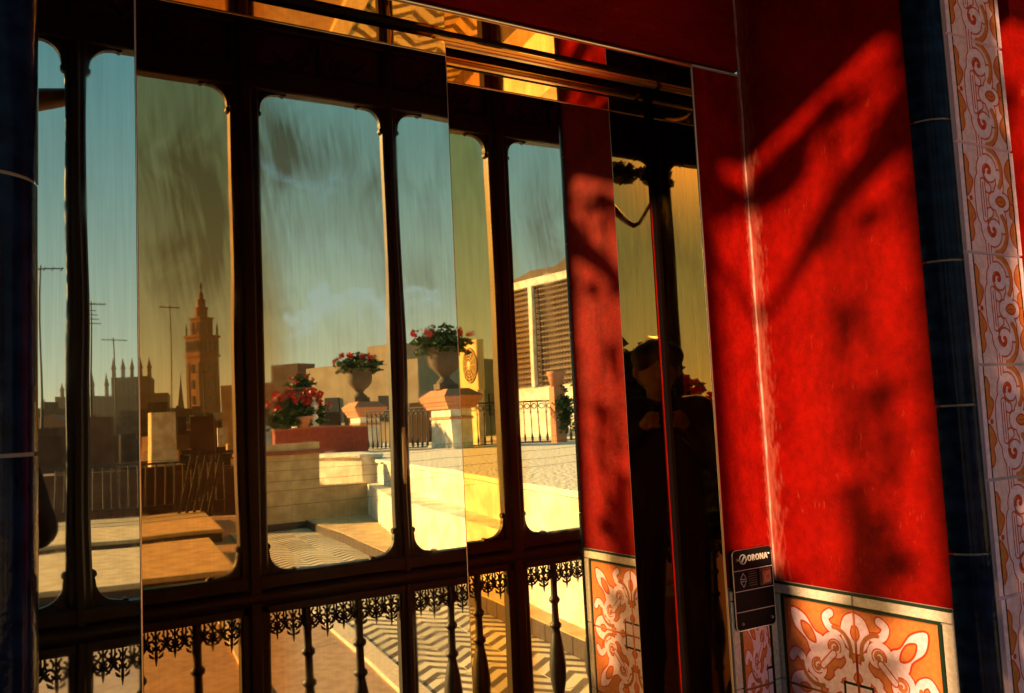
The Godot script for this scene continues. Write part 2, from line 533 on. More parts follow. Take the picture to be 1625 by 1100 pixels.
	M.zig = mat(Color.WHITE, 0.6)
	M.zig.albedo_texture = tex(160, 160, zz)
	M.zigs = []
	for k in [1.0, 0.93, 0.87, 0.97]:
		var zc: StandardMaterial3D = M.zig.duplicate()
		zc.albedo_color = Color(k, k * 0.99, k * 0.96)
		M.zigs.append(zc)
	M.leaf = mat(lin(0.05, 0.085, 0.02), 0.6)
	M.leaf.vertex_color_use_as_albedo = true
	M.leaf.albedo_color = Color.WHITE
	M.leaf.backlight_enabled = true
	M.leaf.backlight = Color(0.35, 0.35, 0.35)
	M.flower = mat(lin(0.62, 0.03, 0.02), 0.6)
	M.glass_dark = mat(lin(0.03, 0.03, 0.035), 0.15)
	M.metal_white = mat(lin(0.70, 0.60, 0.40), 0.5)
	M.louver = grain(lin(0.15, 0.095, 0.06), lin(0.21, 0.135, 0.09), 121, 0.05, 2.0, 0.85)
	M.louver_bar = grain(lin(0.40, 0.29, 0.18), lin(0.50, 0.37, 0.24), 125, 0.05, 2.0, 0.8)
	M.wire = mat(lin(0.03, 0.02, 0.015), 0.6)
	M.wood = grain(lin(0.16, 0.07, 0.03), lin(0.28, 0.13, 0.06), 122, 0.05, 2.0, 0.7)
	M.city = [grain(lin(0.10, 0.048, 0.024), lin(0.16, 0.08, 0.04), 131, 0.02, 0.15, 0.95), grain(lin(0.075, 0.038, 0.02), lin(0.12, 0.06, 0.034), 132, 0.02, 0.15, 0.95), grain(lin(0.13, 0.075, 0.04), lin(0.19, 0.115, 0.065), 133, 0.02, 0.15, 0.95), grain(lin(0.42, 0.31, 0.19), lin(0.54, 0.41, 0.26), 134, 0.02, 0.15, 0.95)]
	M.roof = grain(lin(0.22, 0.08, 0.04), lin(0.34, 0.14, 0.07), 135, 0.08, 0.6, 0.95, 0.5)
	M.brick = grain(lin(0.19, 0.075, 0.033), lin(0.28, 0.12, 0.055), 136, 0.05, 0.3, 0.95)
	M.cath = grain(lin(0.10, 0.06, 0.035), lin(0.16, 0.09, 0.055), 137, 0.05, 0.2, 0.95)
	M.ground = grain(lin(0.14, 0.10, 0.07), lin(0.20, 0.15, 0.10), 138, 0.02, 0.05, 0.95)
	M.jacket = grain(lin(0.010, 0.006, 0.010), lin(0.016, 0.009, 0.016), 141, 0.08, 8.0, 0.9, 0.4)
	M.skin = mat(lin(0.20, 0.095, 0.06), 0.6)
	M.hair = mat(lin(0.012, 0.008, 0.006), 0.6)

# ------------------------------------------------------------------ places
const ZF := -1.234       # face of the wall that the lift stands in
const ZM := -1.31        # left sliding leaf
const ZR := -1.365       # right sliding leaf
const XR := 1.323        # right cheek of the recess
const ZO := -0.82        # outer wall of the landing
const ZG := 0.3          # iron gallery
const TA := deg_to_rad(7.3)

func T(v: float, y: float, u: float) -> Vector3:
	return Vector3(0, 0, ZG) + Vector3(cos(TA), 0, -sin(TA)) * v + Vector3(sin(TA), 0, cos(TA)) * u + Vector3(0, y, 0)

func _ready() -> void:
	rng.seed = 7
	var cam := Camera3D.new()
	cam.name = "camera"
	cam.transform = Transform3D(Basis(Vector3(0.85597, -0.04780, 0.51481), Vector3(-0.00345, 0.99517, 0.09814), Vector3(-0.51701, -0.08578, 0.85167)), Vector3(0, 1.42, 0))
	cam.fov = 43.2
	cam.near = 0.02
	cam.far = 3000.0
	add_child(cam)
	var sky := ProceduralSkyMaterial.new()
	sky.sky_top_color = lin(0.02, 0.20, 0.31)
	sky.sky_horizon_color = lin(0.56, 0.68, 0.55)
	sky.sky_curve = 0.12
	sky.ground_bottom_color = lin(0.10, 0.07, 0.05)
	sky.ground_horizon_color = lin(0.30, 0.24, 0.16)
	sky.sun_angle_max = 20.0
	var env := Environment.new()
	env.background_mode = Environment.BG_SKY
	env.sky = Sky.new()
	env.sky.sky_material = sky
	env.background_energy_multiplier = 0.44
	env.tonemap_mode = Environment.TONE_MAPPER_LINEAR
	env.tonemap_exposure = 2.4
	env.sdfgi_enabled = true; env.ssao_enabled = true; env.ssil_enabled = true
	env.fog_enabled = true
	env.fog_density = 0.00022
	env.fog_light_color = Color(0.93, 0.86, 0.72)
	var we := WorldEnvironment.new()
	we.name = "world_environment"
	we.environment = env
	add_child(we)
	var sun := DirectionalLight3D.new()
	sun.name = "sun"
	sun.light_color = Color(1.0, 0.82, 0.56)
	sun.light_energy = 1.6
	sun.light_angular_distance = 1.2
	sun.shadow_enabled = true
	add_child(sun)
	sun.look_at_from_position(Vector3.ZERO, Vector3(1.0, -0.455, -1.04), Vector3.UP)

	materials()
	landing()
	lift()
	tiles()
	gallery()
	photographer()
	terrace()
	roofs()
	city()
	for k in get_children(): clean(k)

# ------------------------------------------------------------------ landing: walls, floor, ceiling
func landing() -> void:
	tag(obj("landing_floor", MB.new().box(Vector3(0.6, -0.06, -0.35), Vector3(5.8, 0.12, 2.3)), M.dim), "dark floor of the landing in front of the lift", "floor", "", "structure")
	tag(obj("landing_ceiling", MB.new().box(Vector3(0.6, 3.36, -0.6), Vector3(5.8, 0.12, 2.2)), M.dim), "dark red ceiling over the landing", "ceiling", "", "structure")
	# wall that holds the lift: above the opening and right of it
	var w := thing("lift_wall", "dark red painted wall above and right of the lift opening", "wall", Vector3(0.6, 0, ZF))
	var a := MB.new()
	a.box(Vector3(-0.6 + 0.68, 2.706, -0.15), Vector3(1.28, 1.188, 0.3))
	a.quad(Vector3(0.596, 1.09, 0.0), Vector3(0.723, 1.09, 0.0), Vector3(0.723, 2.1, 0.0), Vector3(0.596, 2.1, 0.0), Vector2(1, 1), Vector2(0, 0))
	a.box(Vector3(0.6595, 1.05, -0.152), Vector3(0.127, 2.1, 0.3))
	obj("plaster", a, M.red, w)
	obj("joint_line", MB.new().box(Vector3(0.655, 2.103, 0.0), Vector3(0.136, 0.005, 0.004)), M.trim, w)
	# right cheek of the recess
	var c := thing("recess_wall", "sunlit red painted side wall of the lift recess, above the fleur tiles", "wall", Vector3(XR, 0, -1.05))
	var b := MB.new()
	b.quad(Vector3(0, 1.09, -0.184), Vector3(0, 1.09, 0.192), Vector3(0, 3.3, 0.192), Vector3(0, 3.3, -0.184))
	b.box(Vector3(0.052, 1.65, -0.002), Vector3(0.1, 3.3, 0.37))
	obj("plaster", b, M.red, c)
	var bead := MB.new()
	var pts := []
	var rr := []
	var nz := noise(5, 3.0, 3)
	for i in 60:
		var y := 1.09 + 2.2 * i / 59.0
		pts.append(Vector3(-0.0015, y, -0.182 + 0.0012 * nz.get_noise_1d(y * 6.0)))
		rr.append(0.0026 + 0.0013 * nz.get_noise_1d(y * 9.0 + 30.0))
	bead.tube(pts, rr, 8)
	tag(obj("corner_bead", bead, M.bead, c), "scuffed pale paint along the inner corner", "")
	# outer wall of the landing on both sides of the recess
	var ro := thing("outer_wall", "red landing wall right of the vertical tile band", "wall", Vector3(1.55, 0, ZO))
	obj("plaster", MB.new().box(Vector3(0.94, 1.65, -0.17), Vector3(1.83, 3.3, 0.34)), M.red2, ro)
	var lo := thing("outer_wall", "dark red landing wall left of the lift recess, mostly behind the dark corner tiles", "wall", Vector3(-0.01, 0, ZO))
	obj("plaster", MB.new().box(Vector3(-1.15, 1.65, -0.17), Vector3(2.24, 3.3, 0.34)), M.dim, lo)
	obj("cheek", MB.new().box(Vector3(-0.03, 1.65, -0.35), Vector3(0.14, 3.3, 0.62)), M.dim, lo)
	for s in [[-1.56, 1.36, "dark solid wall left of the iron gallery"], [3.17, 0.52, "dark solid wall right of the iron gallery"]]:
		var e := thing("gallery_wall", s[2], "wall", Vector3(s[0], 0, ZG))
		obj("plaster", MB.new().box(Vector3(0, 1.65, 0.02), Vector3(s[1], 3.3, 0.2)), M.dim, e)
	for s in [[-2.35, "plain dark red end wall of the landing at the near end"], [3.5, "plain dark red end wall of the landing at the far end"]]:
		var e := thing("end_wall", s[1], "wall", Vector3(s[0], 0, -0.3))
		obj("plaster", MB.new().box(Vector3(0, 1.65, 0), Vector3(0.2, 3.3, 1.3)), M.dim, e)

# a slightly wavy polished sheet facing +z
func wavy(x0: float, x1: float, y0: float, y1: float, sd: int, amp: float) -> MB:
	var g := MB.new()
	var nx := noise(sd, 1.0, 2)
	var W := 24
	var H := 60
	for j in H + 1:
		for i in W + 1:
			var x := lerpf(x0, x1, float(i) / W)
			var y := lerpf(y0, y1, float(j) / H)
			var e := 0.01
			var hx := (nx.get_noise_2d((x + e) * 7.0, y * 2.2) - nx.get_noise_2d((x - e) * 7.0, y * 2.2)) / (2 * e)
			var hy := (nx.get_noise_2d(x * 7.0, (y + e) * 2.2) - nx.get_noise_2d(x * 7.0, (y - e) * 2.2)) / (2 * e)
			g.v(Vector3(x, y, 0), Vector3(-hx * amp, -hy * amp, 1).normalized(), Vector2(float(i) / W, (2.1 - y) / 1.4))
	for j in H:
		for i in W:
			var a := j * (W + 1) + i
			var b := a + W + 1
			g.ix.append_array([a, b, a + 1, a + 1, b, b + 1])
	return g

# ------------------------------------------------------------------ lift: doors, frame, call plate
func lift() -> void:
	var dm := thing("lift_door", "golden polished sliding lift door, front leaf, streaked with brown grime, reflecting a bell tower", "door", Vector3(0.43, 0, ZM))
	obj("face_sheet", wavy(0.175 - 0.43, 0.688 - 0.43, 0.02, 2.088, 3, 0.00007), M.door_m, dm)
	obj("door_body", MB.new().box(Vector3(-0.005, 1.054, -0.018), Vector3(0.506, 2.068, 0.032)), M.brass, dm)
	obj("edge_strip", MB.new().tube([Vector3(0.2585, 0.02, -0.003), Vector3(0.2585, 1.0, -0.003), Vector3(0.2585, 2.088, -0.003)], 0.0022, 8), M.brass, dm)
	var dr := thing("lift_door", "golden polished sliding lift door, rear leaf beside the right jamb, reflecting red wall and louvres", "door", Vector3(0.9, 0, ZR))
	obj("face_sheet", wavy(0.62 - 0.9, 1.178 - 0.9, 0.02, 2.088, 9, 0.00005), M.door_r, dr)
	obj("door_body", MB.new().box(Vector3(0.0, 1.054, -0.02), Vector3(0.55, 2.068, 0.036)), M.black, dr)
	var ls := thing("steel_panel", "narrow bluish polished steel panel between dark corner tiles and front lift leaf", "panel", Vector3(0.11, 0, ZF))
	obj("face_sheet", wavy(0.042 - 0.11, 0.1735 - 0.11, 0.0, 2.1, 15, 0.0001), M.strip_l, ls)
	obj("panel_body", MB.new().box(Vector3(-0.002, 1.05, -0.09), Vector3(0.128, 2.1, 0.174)), M.brass, ls)
	obj("edge_strip", MB.new().tube([Vector3(0.0645, 0.0, -0.002), Vector3(0.0645, 1.0, -0.002), Vector3(0.0645, 2.1, -0.002)], 0.0021, 8), M.brass, ls)
	var f := thing("lift_frame", "polished brass frame lining the top and right side of the lift opening", "door frame", Vector3(0.68, 0, ZF))
	# right jamb, polished face to -x
	var j := MB.new()
	j.quad(Vector3(0.51, 0.0, -0.127), Vector3(0.51, 0.0, 0.0), Vector3(0.51, 2.1, 0.0), Vector3(0.51, 2.1, -0.127), Vector2(0, 1.5), Vector2(1, 0))
	obj("jamb", j, M.jamb, f)
	obj("jamb_edge", MB.new().tube([Vector3(0.5125, 0.0, 0.0), Vector3(0.5125, 1.0, 0.0), Vector3(0.5125, 2.1, 0.0)], 0.0026, 10), M.brass, f)
	obj("corner_seal", MB.new().box(Vector3(0.506, 1.05, -0.1275), Vector3(0.0076, 2.1, 0.005)), M.seal, f)
	var h := MB.new()
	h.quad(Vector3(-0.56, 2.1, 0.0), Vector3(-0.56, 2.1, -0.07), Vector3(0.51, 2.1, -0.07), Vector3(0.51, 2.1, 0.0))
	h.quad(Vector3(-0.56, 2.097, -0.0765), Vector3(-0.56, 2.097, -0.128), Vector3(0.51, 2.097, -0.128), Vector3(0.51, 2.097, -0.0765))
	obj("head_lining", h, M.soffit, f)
	obj("head_seal", MB.new().box(Vector3(-0.03, 2.1, -0.0732), Vector3(1.06, 0.008, 0.006)), M.black, f)
	obj("head_track", MB.new().bev(Vector3(0.25, 2.094, -0.098), Vector3(0.51, 0.008, 0.012), 0.002), M.brass, f)
	obj("head_edge", MB.new().tube([Vector3(-0.56, 2.1025, 0.0), Vector3(0.0, 2.1025, 0.0), Vector3(0.513, 2.1025, 0.0)], 0.004, 10), M.brass, f)
	obj("shaft_back", MB.new().box(Vector3(0.0, 1.1, -0.24), Vector3(1.3, 2.4, 0.02)), M.black, f)
	# call plate
	var cp := thing("call_plate", "black lift call plate with white arrows and amber push button on the red wall", "control panel", Vector3(1.2535, 1.085, ZF))
	var poly := PackedVector2Array()
	for q in [[0.052, 0.074, 0.0], [-0.052, 0.074, 90.0], [-0.052, -0.074, 180.0], [0.052, -0.074, 270.0]]:
		var r := 0.009
		var ce := Vector2(q[0] - signf(q[0]) * r, q[1] - signf(q[1]) * r)
		for k in 6:
			var an := deg_to_rad(q[2] + k * 18.0)
			poly.append(ce + Vector2(cos(an), sin(an)) * r)
	obj("plate", MB.new().prism(poly, 0.010, Transform3D(Basis(), Vector3(0, 0, 0.002))), M.black, cp)
	var rim := []
	for q in poly: rim.append(Vector3(q.x, q.y, 0.0115))
	rim.append(rim[0])
	obj("rim", MB.new().tube(rim, 0.0011, 6, false), mat(lin(0.55, 0.55, 0.62), 0.3, 1.0), cp)
	var pale := mat(lin(0.62, 0.58, 0.62), 0.5)
	for y in [0.036, -0.002, -0.040]:
		obj("band_line", MB.new().box(Vector3(0, y, 0.0125), Vector3(0.100, 0.0012, 0.001)), pale, cp)
	var em := MB.new()
	var ring := []
	for k in 25: ring.append(Vector3(-0.026 + cos(TAU * k / 24) * 0.0085, 0.056 + sin(TAU * k / 24) * 0.0085, 0.0128))
	em.tube(ring, 0.0012, 5, false)
	em.tube([Vector3(-0.030, 0.051, 0.0128), Vector3(-0.022, 0.061, 0.0128)], 0.0018, 5)
	obj("emblem", em, pale, cp)
	var tm := TextMesh.new()
	tm.text = "ORONA"
	var sf := SystemFont.new()
	sf.font_names = PackedStringArray(["Droid Sans"])
	sf.font_weight = 800
	tm.font = sf
	tm.font_size = 16
	tm.pixel_size = 0.00095
	tm.depth = 0.001
	var lt := obj("lettering", tm, pale, cp)
	lt.position = Vector3(0.013, 0.0565, 0.0128)
	var ar := MB.new()
	for s in [1.0, -1.0]:
		ar.tube([Vector3(-0.036, 0.0175 + s * 0.002, 0.0128), Vector3(-0.028, 0.0175 + s * 0.013, 0.0128), Vector3(-0.020, 0.0175 + s * 0.002, 0.0128), Vector3(-0.036, 0.0175 + s * 0.002, 0.0128)], 0.0009, 5)
	obj("arrows", ar, pale, cp)
	for k in 7:
		obj("grille_slat", MB.new().box(Vector3(-0.003, 0.031 - k * 0.0042, 0.0122), Vector3(0.022, 0.0014, 0.002)), M.skirt, cp)
	obj("button_bezel", MB.new().bev(Vector3(0.030, 0.0175, 0.0125), Vector3(0.031, 0.031, 0.004), 0.0012), mat(lin(0.10, 0.05, 0.05), 0.3), cp)
	obj("call_button", MB.new().bev(Vector3(0.030, 0.0175, 0.0155), Vector3(0.023, 0.023, 0.005), 0.0015), mat(lin(0.55, 0.14, 0.06), 0.35), cp)
	ring = []
	for k in 21: ring.append(Vector3(0.031 + cos(TAU * k / 20) * 0.0068, 0.0175 + sin(TAU * k / 20) * 0.0075, 0.0184))
	obj("button_ring", MB.new().tube(ring, 0.0011, 5, false), pale, cp.get_node("call_button"))
	for q in [[-0.041, 0.056], [0.043, 0.060], [0.041, -0.060], [-0.037, -0.062]]:
		obj("screw", MB.new().lathe([Vector2(0.0, 0.004), Vector2(0.0026, 0.003), Vector2(0.0034, 0.0)], 10), mat(lin(0.6, 0.45, 0.35), 0.3, 1.0), cp).transform = Transform3D(Basis(Vector3.RIGHT, PI / 2), Vector3(q[0], q[1], 0.012))

# ------------------------------------------------------------------ glazed tiles
func tile_mesh(w: float, h: float, fx := false, fy := false) -> ArrayMesh:
	var g := MB.new()
	var e := 0.0018
	var d := 0.006
	var u0 := Vector2(1.0 if fx else 0.0, 0.0 if fy else 1.0)
	var u1 := Vector2(0.0 if fx else 1.0, 1.0 if fy else 0.0)
	var x := w / 2
	var y := h / 2
	g.quad(Vector3(-x + e, -y + e, d), Vector3(x - e, -y + e, d), Vector3(x - e, y - e, d), Vector3(-x + e, y - e, d), u0, u1)
	for k in [[-1, -1, 1, -1], [1, -1, 1, 1], [1, 1, -1, 1], [-1, 1, -1, -1]]:
		var a := Vector3(k[0] * x, k[1] * y, 0)
		var b := Vector3(k[2] * x, k[3] * y, 0)
		var ai := Vector3(k[0] * (x - e), k[1] * (y - e), d)
		var bi := Vector3(k[2] * (x - e), k[3] * (y - e), d)
		g.quad(a, b, bi, ai, Vector2(0.01, 0.01), Vector2(0.02, 0.02))
	return g.mesh()

func bullnose(called: String, label: String, at: Vector3, left: bool) -> void:
	var t := thing(called, label, "tile column", at)
	var gm: ArrayMesh
	var g := MB.new()
	var H := 0.2315
	var R := 0.045
	var rows := [[0.0, 0.002], [0.0, 0.0], [H, 0.0], [H, 0.002]]
	var base := 0
	for q in rows:
		for k in 15:
			var an := PI / 2 + PI / 2 * k / 14.0
			var o := Vector3(cos(an), 0, sin(an))
			if left: o.x = -o.x
			g.v(o * (R - q[1]) + Vector3(0, q[0], 0), o, Vector2(k / 14.0, q[0]))
	for j in 3:
		for k in 14:
			var a := j * 15 + k
			var b := a + 15
			if left: g.ix.append_array([a, b, a + 1, a + 1, b, b + 1])
			else: g.ix.append_array([a, a + 1, b, a + 1, b + 1, b])
	gm = g.mesh()
	var core := MB.new()
	core.lathe([Vector2(R - 0.003, 0.0), Vector2(R - 0.003, 3.3)], 24)
	obj("grout", core, M.grout, t)
	for k in 14:
		var o := obj("tile", gm, M.blue, t)
		o.position = Vector3(rng.randf_range(-0.0006, 0.0006), 0.004 + k * 0.235, rng.randf_range(-0.0006, 0.0006))
		o.rotation.y = rng.randf_range(-0.02, 0.02)

func tiles() -> void:
	bullnose("corner_tile_column", "dark blue rounded corner tiles between red recess wall and patterned tile band", Vector3(1.365, 0, -0.864), false)
	bullnose("corner_tile_column", "near black rounded corner tiles at the left edge, beside the steel panel", Vector3(-0.004, 0, -0.864), true)
	# vertical band of scroll tiles on the outer wall
	var s := thing("tile_band", "vertical band of white and orange scroll tiles right of the dark blue corner", "tile band", Vector3(1.445, 0, ZO))
	obj("grout", MB.new().box(Vector3(0, 1.65, 0.0005), Vector3(0.166, 3.3, 0.003)), M.grout, s)
	var tm := tile_mesh(0.162, 0.1825)
	var tm2 := tile_mesh(0.162, 0.1825, false, true)
	for k in 17:
		var o := obj("tile", tm2 if rng.randf() < 0.3 else tm, M.strip[rng.randi() % 3], s)
		o.position = Vector3(rng.randf_range(-0.0007, 0.0007), 0.187 + 0.0925 + (k - 1) * 0.184, 0.001 + rng.randf_range(0, 0.0008))
		o.rotation = Vector3(rng.randf_range(-0.006, 0.006), rng.randf_range(-0.008, 0.008), rng.randf_range(-0.003, 0.003))
	# dado on the recess cheek, local x runs from the inner corner to the outer edge
	var d := thing("tile_dado", "fleur patterned tile panel with pale border below the red side wall", "tile panel", Vector3(XR, 0, -1.05), -PI / 2)
	dado(d, -0.188, 0.184, 2, 0.1585)
	var f := thing("tile_dado", "narrow shadowed fleur tile panel below the black call plate", "tile panel", Vector3(1.26, 0, ZF))
	dado(f, -0.064, 0.055, 1, 0.076)

func dado(d: Node3D, x0: float, x1: float, cols: int, tw: float) -> void:
	var top := 1.09
	obj("grout", MB.new().box(Vector3((x0 + x1) / 2, top / 2, 0.0005), Vector3(x1 - x0, top, 0.003)), M.grout, d)
	var z := 0.002
	obj("border_line", MB.new().bev(Vector3((x0 + x1) / 2, top - 0.003, z + 0.002), Vector3(x1 - x0, 0.005, 0.006), 0.001), M.green_tile, d)
	var inner0 := x0 + 0.024
	var inner1 := x1 - 0.024
	if cols == 1:
		inner0 = x0 + 0.02
		inner1 = x1 - 0.02
	var n := 2 * cols
	for k in cols:
		var w := (x1 - x0 - 0.001) / cols
		obj("border_tile", MB.new().bev(Vector3(x0 + w * (k + 0.5), top - 0.0145, z + 0.001), Vector3(w - 0.002, 0.017, 0.007), 0.0012), M.pale_tile, d)
	for e in [x0 + 0.0095, x1 - 0.0095]:
		for r in 6:
			obj("border_tile", MB.new().bev(Vector3(e, top - 0.0245 - 0.16 * (r + 0.5), z + 0.001), Vector3(0.0175, 0.158, 0.007), 0.0012), M.pale_tile, d)
	obj("border_line", MB.new().box(Vector3((inner0 + inner1) / 2, top - 0.0255, z + 0.003), Vector3(inner1 - inner0 + 0.006, 0.0042, 0.003)), M.green_tile, d)
	for e in [inner0 - 0.0012, inner1 + 0.0012]:
		obj("border_line", MB.new().box(Vector3(e, top - 0.53, z + 0.003), Vector3(0.0042, 1.005, 0.003)), M.green_tile, d)
	var wd := (inner1 - inner0 - 0.004) / cols
	var made := {}
	for r in 6:
		for c in cols:
			var key := Vector2i(c % 2, r % 2)
			if not made.has(key): made[key] = tile_mesh(wd - 0.0012, 0.1588, c % 2 == 1, r % 2 == 1)
			var o := obj("tile", made[key], M.fleur[(r + c) % 2], d)
			o.position = Vector3(inner0 + 0.002 + wd * (c + 0.5), top - 0.028 - 0.16 * (r + 0.5), 0.001)
			o.rotation = Vector3(rng.randf_range(-0.006, 0.006), rng.randf_range(-0.006, 0.006), 0)

# ------------------------------------------------------------------ iron gallery behind the camera
func curl(c: Vector2, r0: float, r1: float, a0: float, a1: float, z: float, n := 16) -> Array:
	var o := []
	for q in spiral(c, r0, r1, a0, a1, n): o.append(Vector3(q.x, q.y, z))
	return o

func gallery() -> void:
	var g := thing("iron_gallery", "black cast iron window gallery with posts, arched bays, scroll valance and balusters", "window frame", Vector3(0, 0, ZG))
	var posts := []
	for k in range(-2, 6): posts.append(0.75 + 0.5275 * (k - 1) + (0.0 if (k - 1) % 2 == 0 else 0.005))
	# posts: main ones wide, mullions narrow
	for k in posts.size():
		var wide := (k - 3) % 2 == 0
		var x: float = posts[k]
		var w := 0.094 if wide else 0.060
		var b := MB.new()
		b.bev(Vector3(x, 1.61, 0), Vector3(w, 3.22, 0.05 if wide else 0.04), 0.006)
		b.bev(Vector3(x, 1.61, 0.0), Vector3(w * 0.45, 3.2, 0.075 if wide else 0.06), 0.006)
		obj("post" if wide else "mullion", b, M.iron, g)
	# beams and rails over the whole length
	var L: float = posts[-1] - posts[0] + 0.1
	var X: float = (posts[-1] + posts[0]) / 2
	obj("arch_beam", MB.new().bev(Vector3(X, 2.63, 0), Vector3(L, 0.08, 0.056), 0.005), M.iron, g)
	obj("transom_beam", MB.new().bev(Vector3(X, 2.822, 0), Vector3(L, 0.028, 0.06), 0.004), M.iron, g)
	obj("head_beam", MB.new().bev(Vector3(X, 3.235, 0), Vector3(L, 0.13, 0.09), 0.005), M.iron, g)
	obj("sill_rail", MB.new().bev(Vector3(X, 0.943, 0), Vector3(L, 0.048, 0.056), 0.006), M.iron, g)
	var hr := []
	for k in 30: hr.append(Vector3(posts[0] + (posts[-1] - posts[0]) * k / 29.0, 0.893, -0.018))
	obj("hand_rail", MB.new().tube(hr, 0.026, 12), M.iron, g)
	obj("valance_beam", MB.new().bev(Vector3(X, 0.855, 0), Vector3(L, 0.03, 0.05), 0.004), M.iron, g)
	obj("bottom_rail", MB.new().bev(Vector3(X, 0.08, 0), Vector3(L, 0.03, 0.04), 0.004), M.iron, g)
	# shared shapes
	var corner := MB.new()
	var poly := PackedVector2Array([Vector2(0, 0), Vector2(0.155, 0), Vector2(0.153, -0.010), Vector2(0.142, -0.017), Vector2(0.130, -0.012), Vector2(0.120, -0.008)])
	for k in 9:
		var an := PI / 2 + PI / 2 * k / 8.0
		poly.append(Vector2(0.105, -0.098) + Vector2(cos(an) * 0.090, sin(an) * 0.086))
	for q in [Vector2(0.012, -0.112), Vector2(0.020, -0.120), Vector2(0.019, -0.134), Vector2(0.010, -0.142), Vector2(0, -0.144)]: poly.append(q)
	corner.prism(poly, 0.022, Transform3D(Basis(), Vector3(0, 0, -0.011)))
	var corner_m := corner.mesh()
	var orn := MB.new()
	for s in [-1.0, 1.0]:
		orn.tube(curl(Vector2(s * 0.026, -0.030), 0.004, 0.020, PI * 2.6 if s > 0 else PI * 0.4, PI * 0.6 if s > 0 else PI * 2.4, 0, 14), 0.0048, 5)
		orn.tube(curl(Vector2(s * 0.018, -0.066), 0.004, 0.015, PI * 0.5 if s > 0 else PI * 2.5, PI * 2.4 if s > 0 else PI * 0.6, 0, 12), 0.0045, 5)
		orn.tube([Vector3(s * 0.048, 0.0, 0), Vector3(s * 0.050, -0.03, 0), Vector3(s * 0.038, -0.055, 0), Vector3(s * 0.012, -0.085, 0)], [0.004, 0.006, 0.006, 0.003], 5)
		orn.tube([Vector3(s * 0.010, -0.10, 0), Vector3(s * 0.026, -0.092, 0), Vector3(s * 0.032, -0.082, 0)], [0.004, 0.0065, 0.002], 5)
	orn.tube([Vector3(0, 0, 0), Vector3(0, -0.05, 0), Vector3(0, -0.10, 0), Vector3(0, -0.128, 0)], [0.005, 0.006, 0.008, 0.002], 6)
	var orn_m := orn.mesh()
	var bal := MB.new().lathe([Vector2(0.0, 0.09), Vector2(0.022, 0.092), Vector2(0.024, 0.11), Vector2(0.015, 0.125), Vector2(0.014, 0.25), Vector2(0.022, 0.27), Vector2(0.017, 0.29), Vector2(0.034, 0.38), Vector2(0.036, 0.44), Vector2(0.028, 0.51), Vector2(0.018, 0.565), Vector2(0.015, 0.58), Vector2(0.024, 0.59), Vector2(0.024, 0.60), Vector2(0.015, 0.61), Vector2(0.0135, 0.68), Vector2(0.022, 0.69), Vector2(0.023, 0.70), Vector2(0.0135, 0.712), Vector2(0.0135, 0.775), Vector2(0.019, 0.79), Vector2(0.013, 0.80), Vector2(0.013, 0.842)], 10).mesh()
	var trs := MB.new()
	for s in [-1.0, 1.0]:
		trs.tube(curl(Vector2(s * 0.065, -0.012), 0.006, 0.034, PI * 2.7 if s > 0 else PI * 0.3, PI * 0.2 if s > 0 else PI * 2.8, 0, 22), 0.0065, 5)
		trs.tube([Vector3(s * 0.10, -0.012, 0), Vector3(s * 0.13, -0.045, 0), Vector3(s * 0.17, -0.058, 0), Vector3(s * 0.20, -0.040, 0)], [0.006, 0.008, 0.007, 0.002], 5)
		trs.tube([Vector3(s * 0.12, -0.03, 0), Vector3(s * 0.15, -0.005, 0), Vector3(s * 0.17, 0.015, 0)], [0.006, 0.009, 0.002], 5)
		trs.tube([Vector3(s * 0.02, 0.02, 0), Vector3(s * 0.035, 0.05, 0), Vector3(s * 0.02, 0.066, 0)], [0.006, 0.009, 0.003], 5)
	trs.tube([Vector3(0, -0.06, 0), Vector3(0, 0.0, 0), Vector3(0, 0.066, 0)], [0.007, 0.014, 0.004], 6)
	var trs_m := trs.mesh()
	for k in posts.size() - 1:
		var xa: float = posts[k] + (0.047 if (k - 3) % 2 == 0 else 0.030) - 0.002
		var xb: float = posts[k + 1] - (0.047 if (k - 2) % 2 == 0 else 0.030) + 0.002
		var xm := (xa + xb) / 2
		for q in [[xa, 2.592, 1.0, 1.0], [xb, 2.592, -1.0, 1.0], [xa, 0.965, 1.0, -0.7], [xb, 0.965, -1.0, -0.7]]:
			var o := obj("arch_bracket" if q[3] > 0 else "sill_bracket", corner_m, M.iron, g)
			o.transform = Transform3D(Basis(Vector3(q[2] * 0.66, 0, 0), Vector3(0, q[3] * (0.66 if q[3] > 0 else 1.0), 0), Vector3(0, 0, 1)), Vector3(q[0], q[1], 0))
		obj("transom_panel", MB.new().box(Vector3(xm, 2.739, 0.006), Vector3(xb - xa, 0.14, 0.006)), M.panel, g)
		obj("transom_scroll", trs_m, M.iron, g).position = Vector3(xm, 2.735, -0.004)
		var pane := MB.new()
		pane.box(Vector3(xm, 3.005, 0.012), Vector3(xb - xa, 0.34, 0.006))
		obj("upper_panel", pane, M.panel, g)
		for i in 8:
			obj("valance_scroll", orn_m, M.iron, g).transform = Transform3D(Basis().scaled(Vector3(0.68, 0.86 if i % 2 else 0.74, 1.0)), Vector3(lerpf(xa, xb, (i + 0.5) / 8.0), 0.842, rng.randf_range(-0.002, 0.002)))
		var wv := MB.new()
		for ph in [0.0, PI]:
			var wp := []
			for i in 65: wp.append(Vector3(lerpf(xa, xb, i / 64.0), 0.792 + 0.016 * sin(i / 64.0 * TAU * 8.0 + ph), 0.003 if ph > 1.0 else -0.003))
			wv.tube(wp, 0.0042, 5)
		obj("valance_wave", wv, M.iron, g)
		for i in 2:
			obj("baluster", bal, M.iron, g).position = Vector3(lerpf(posts[k], posts[k + 1], (i + 1) / 3.0), 0, 0)
	var hd := MB.new()
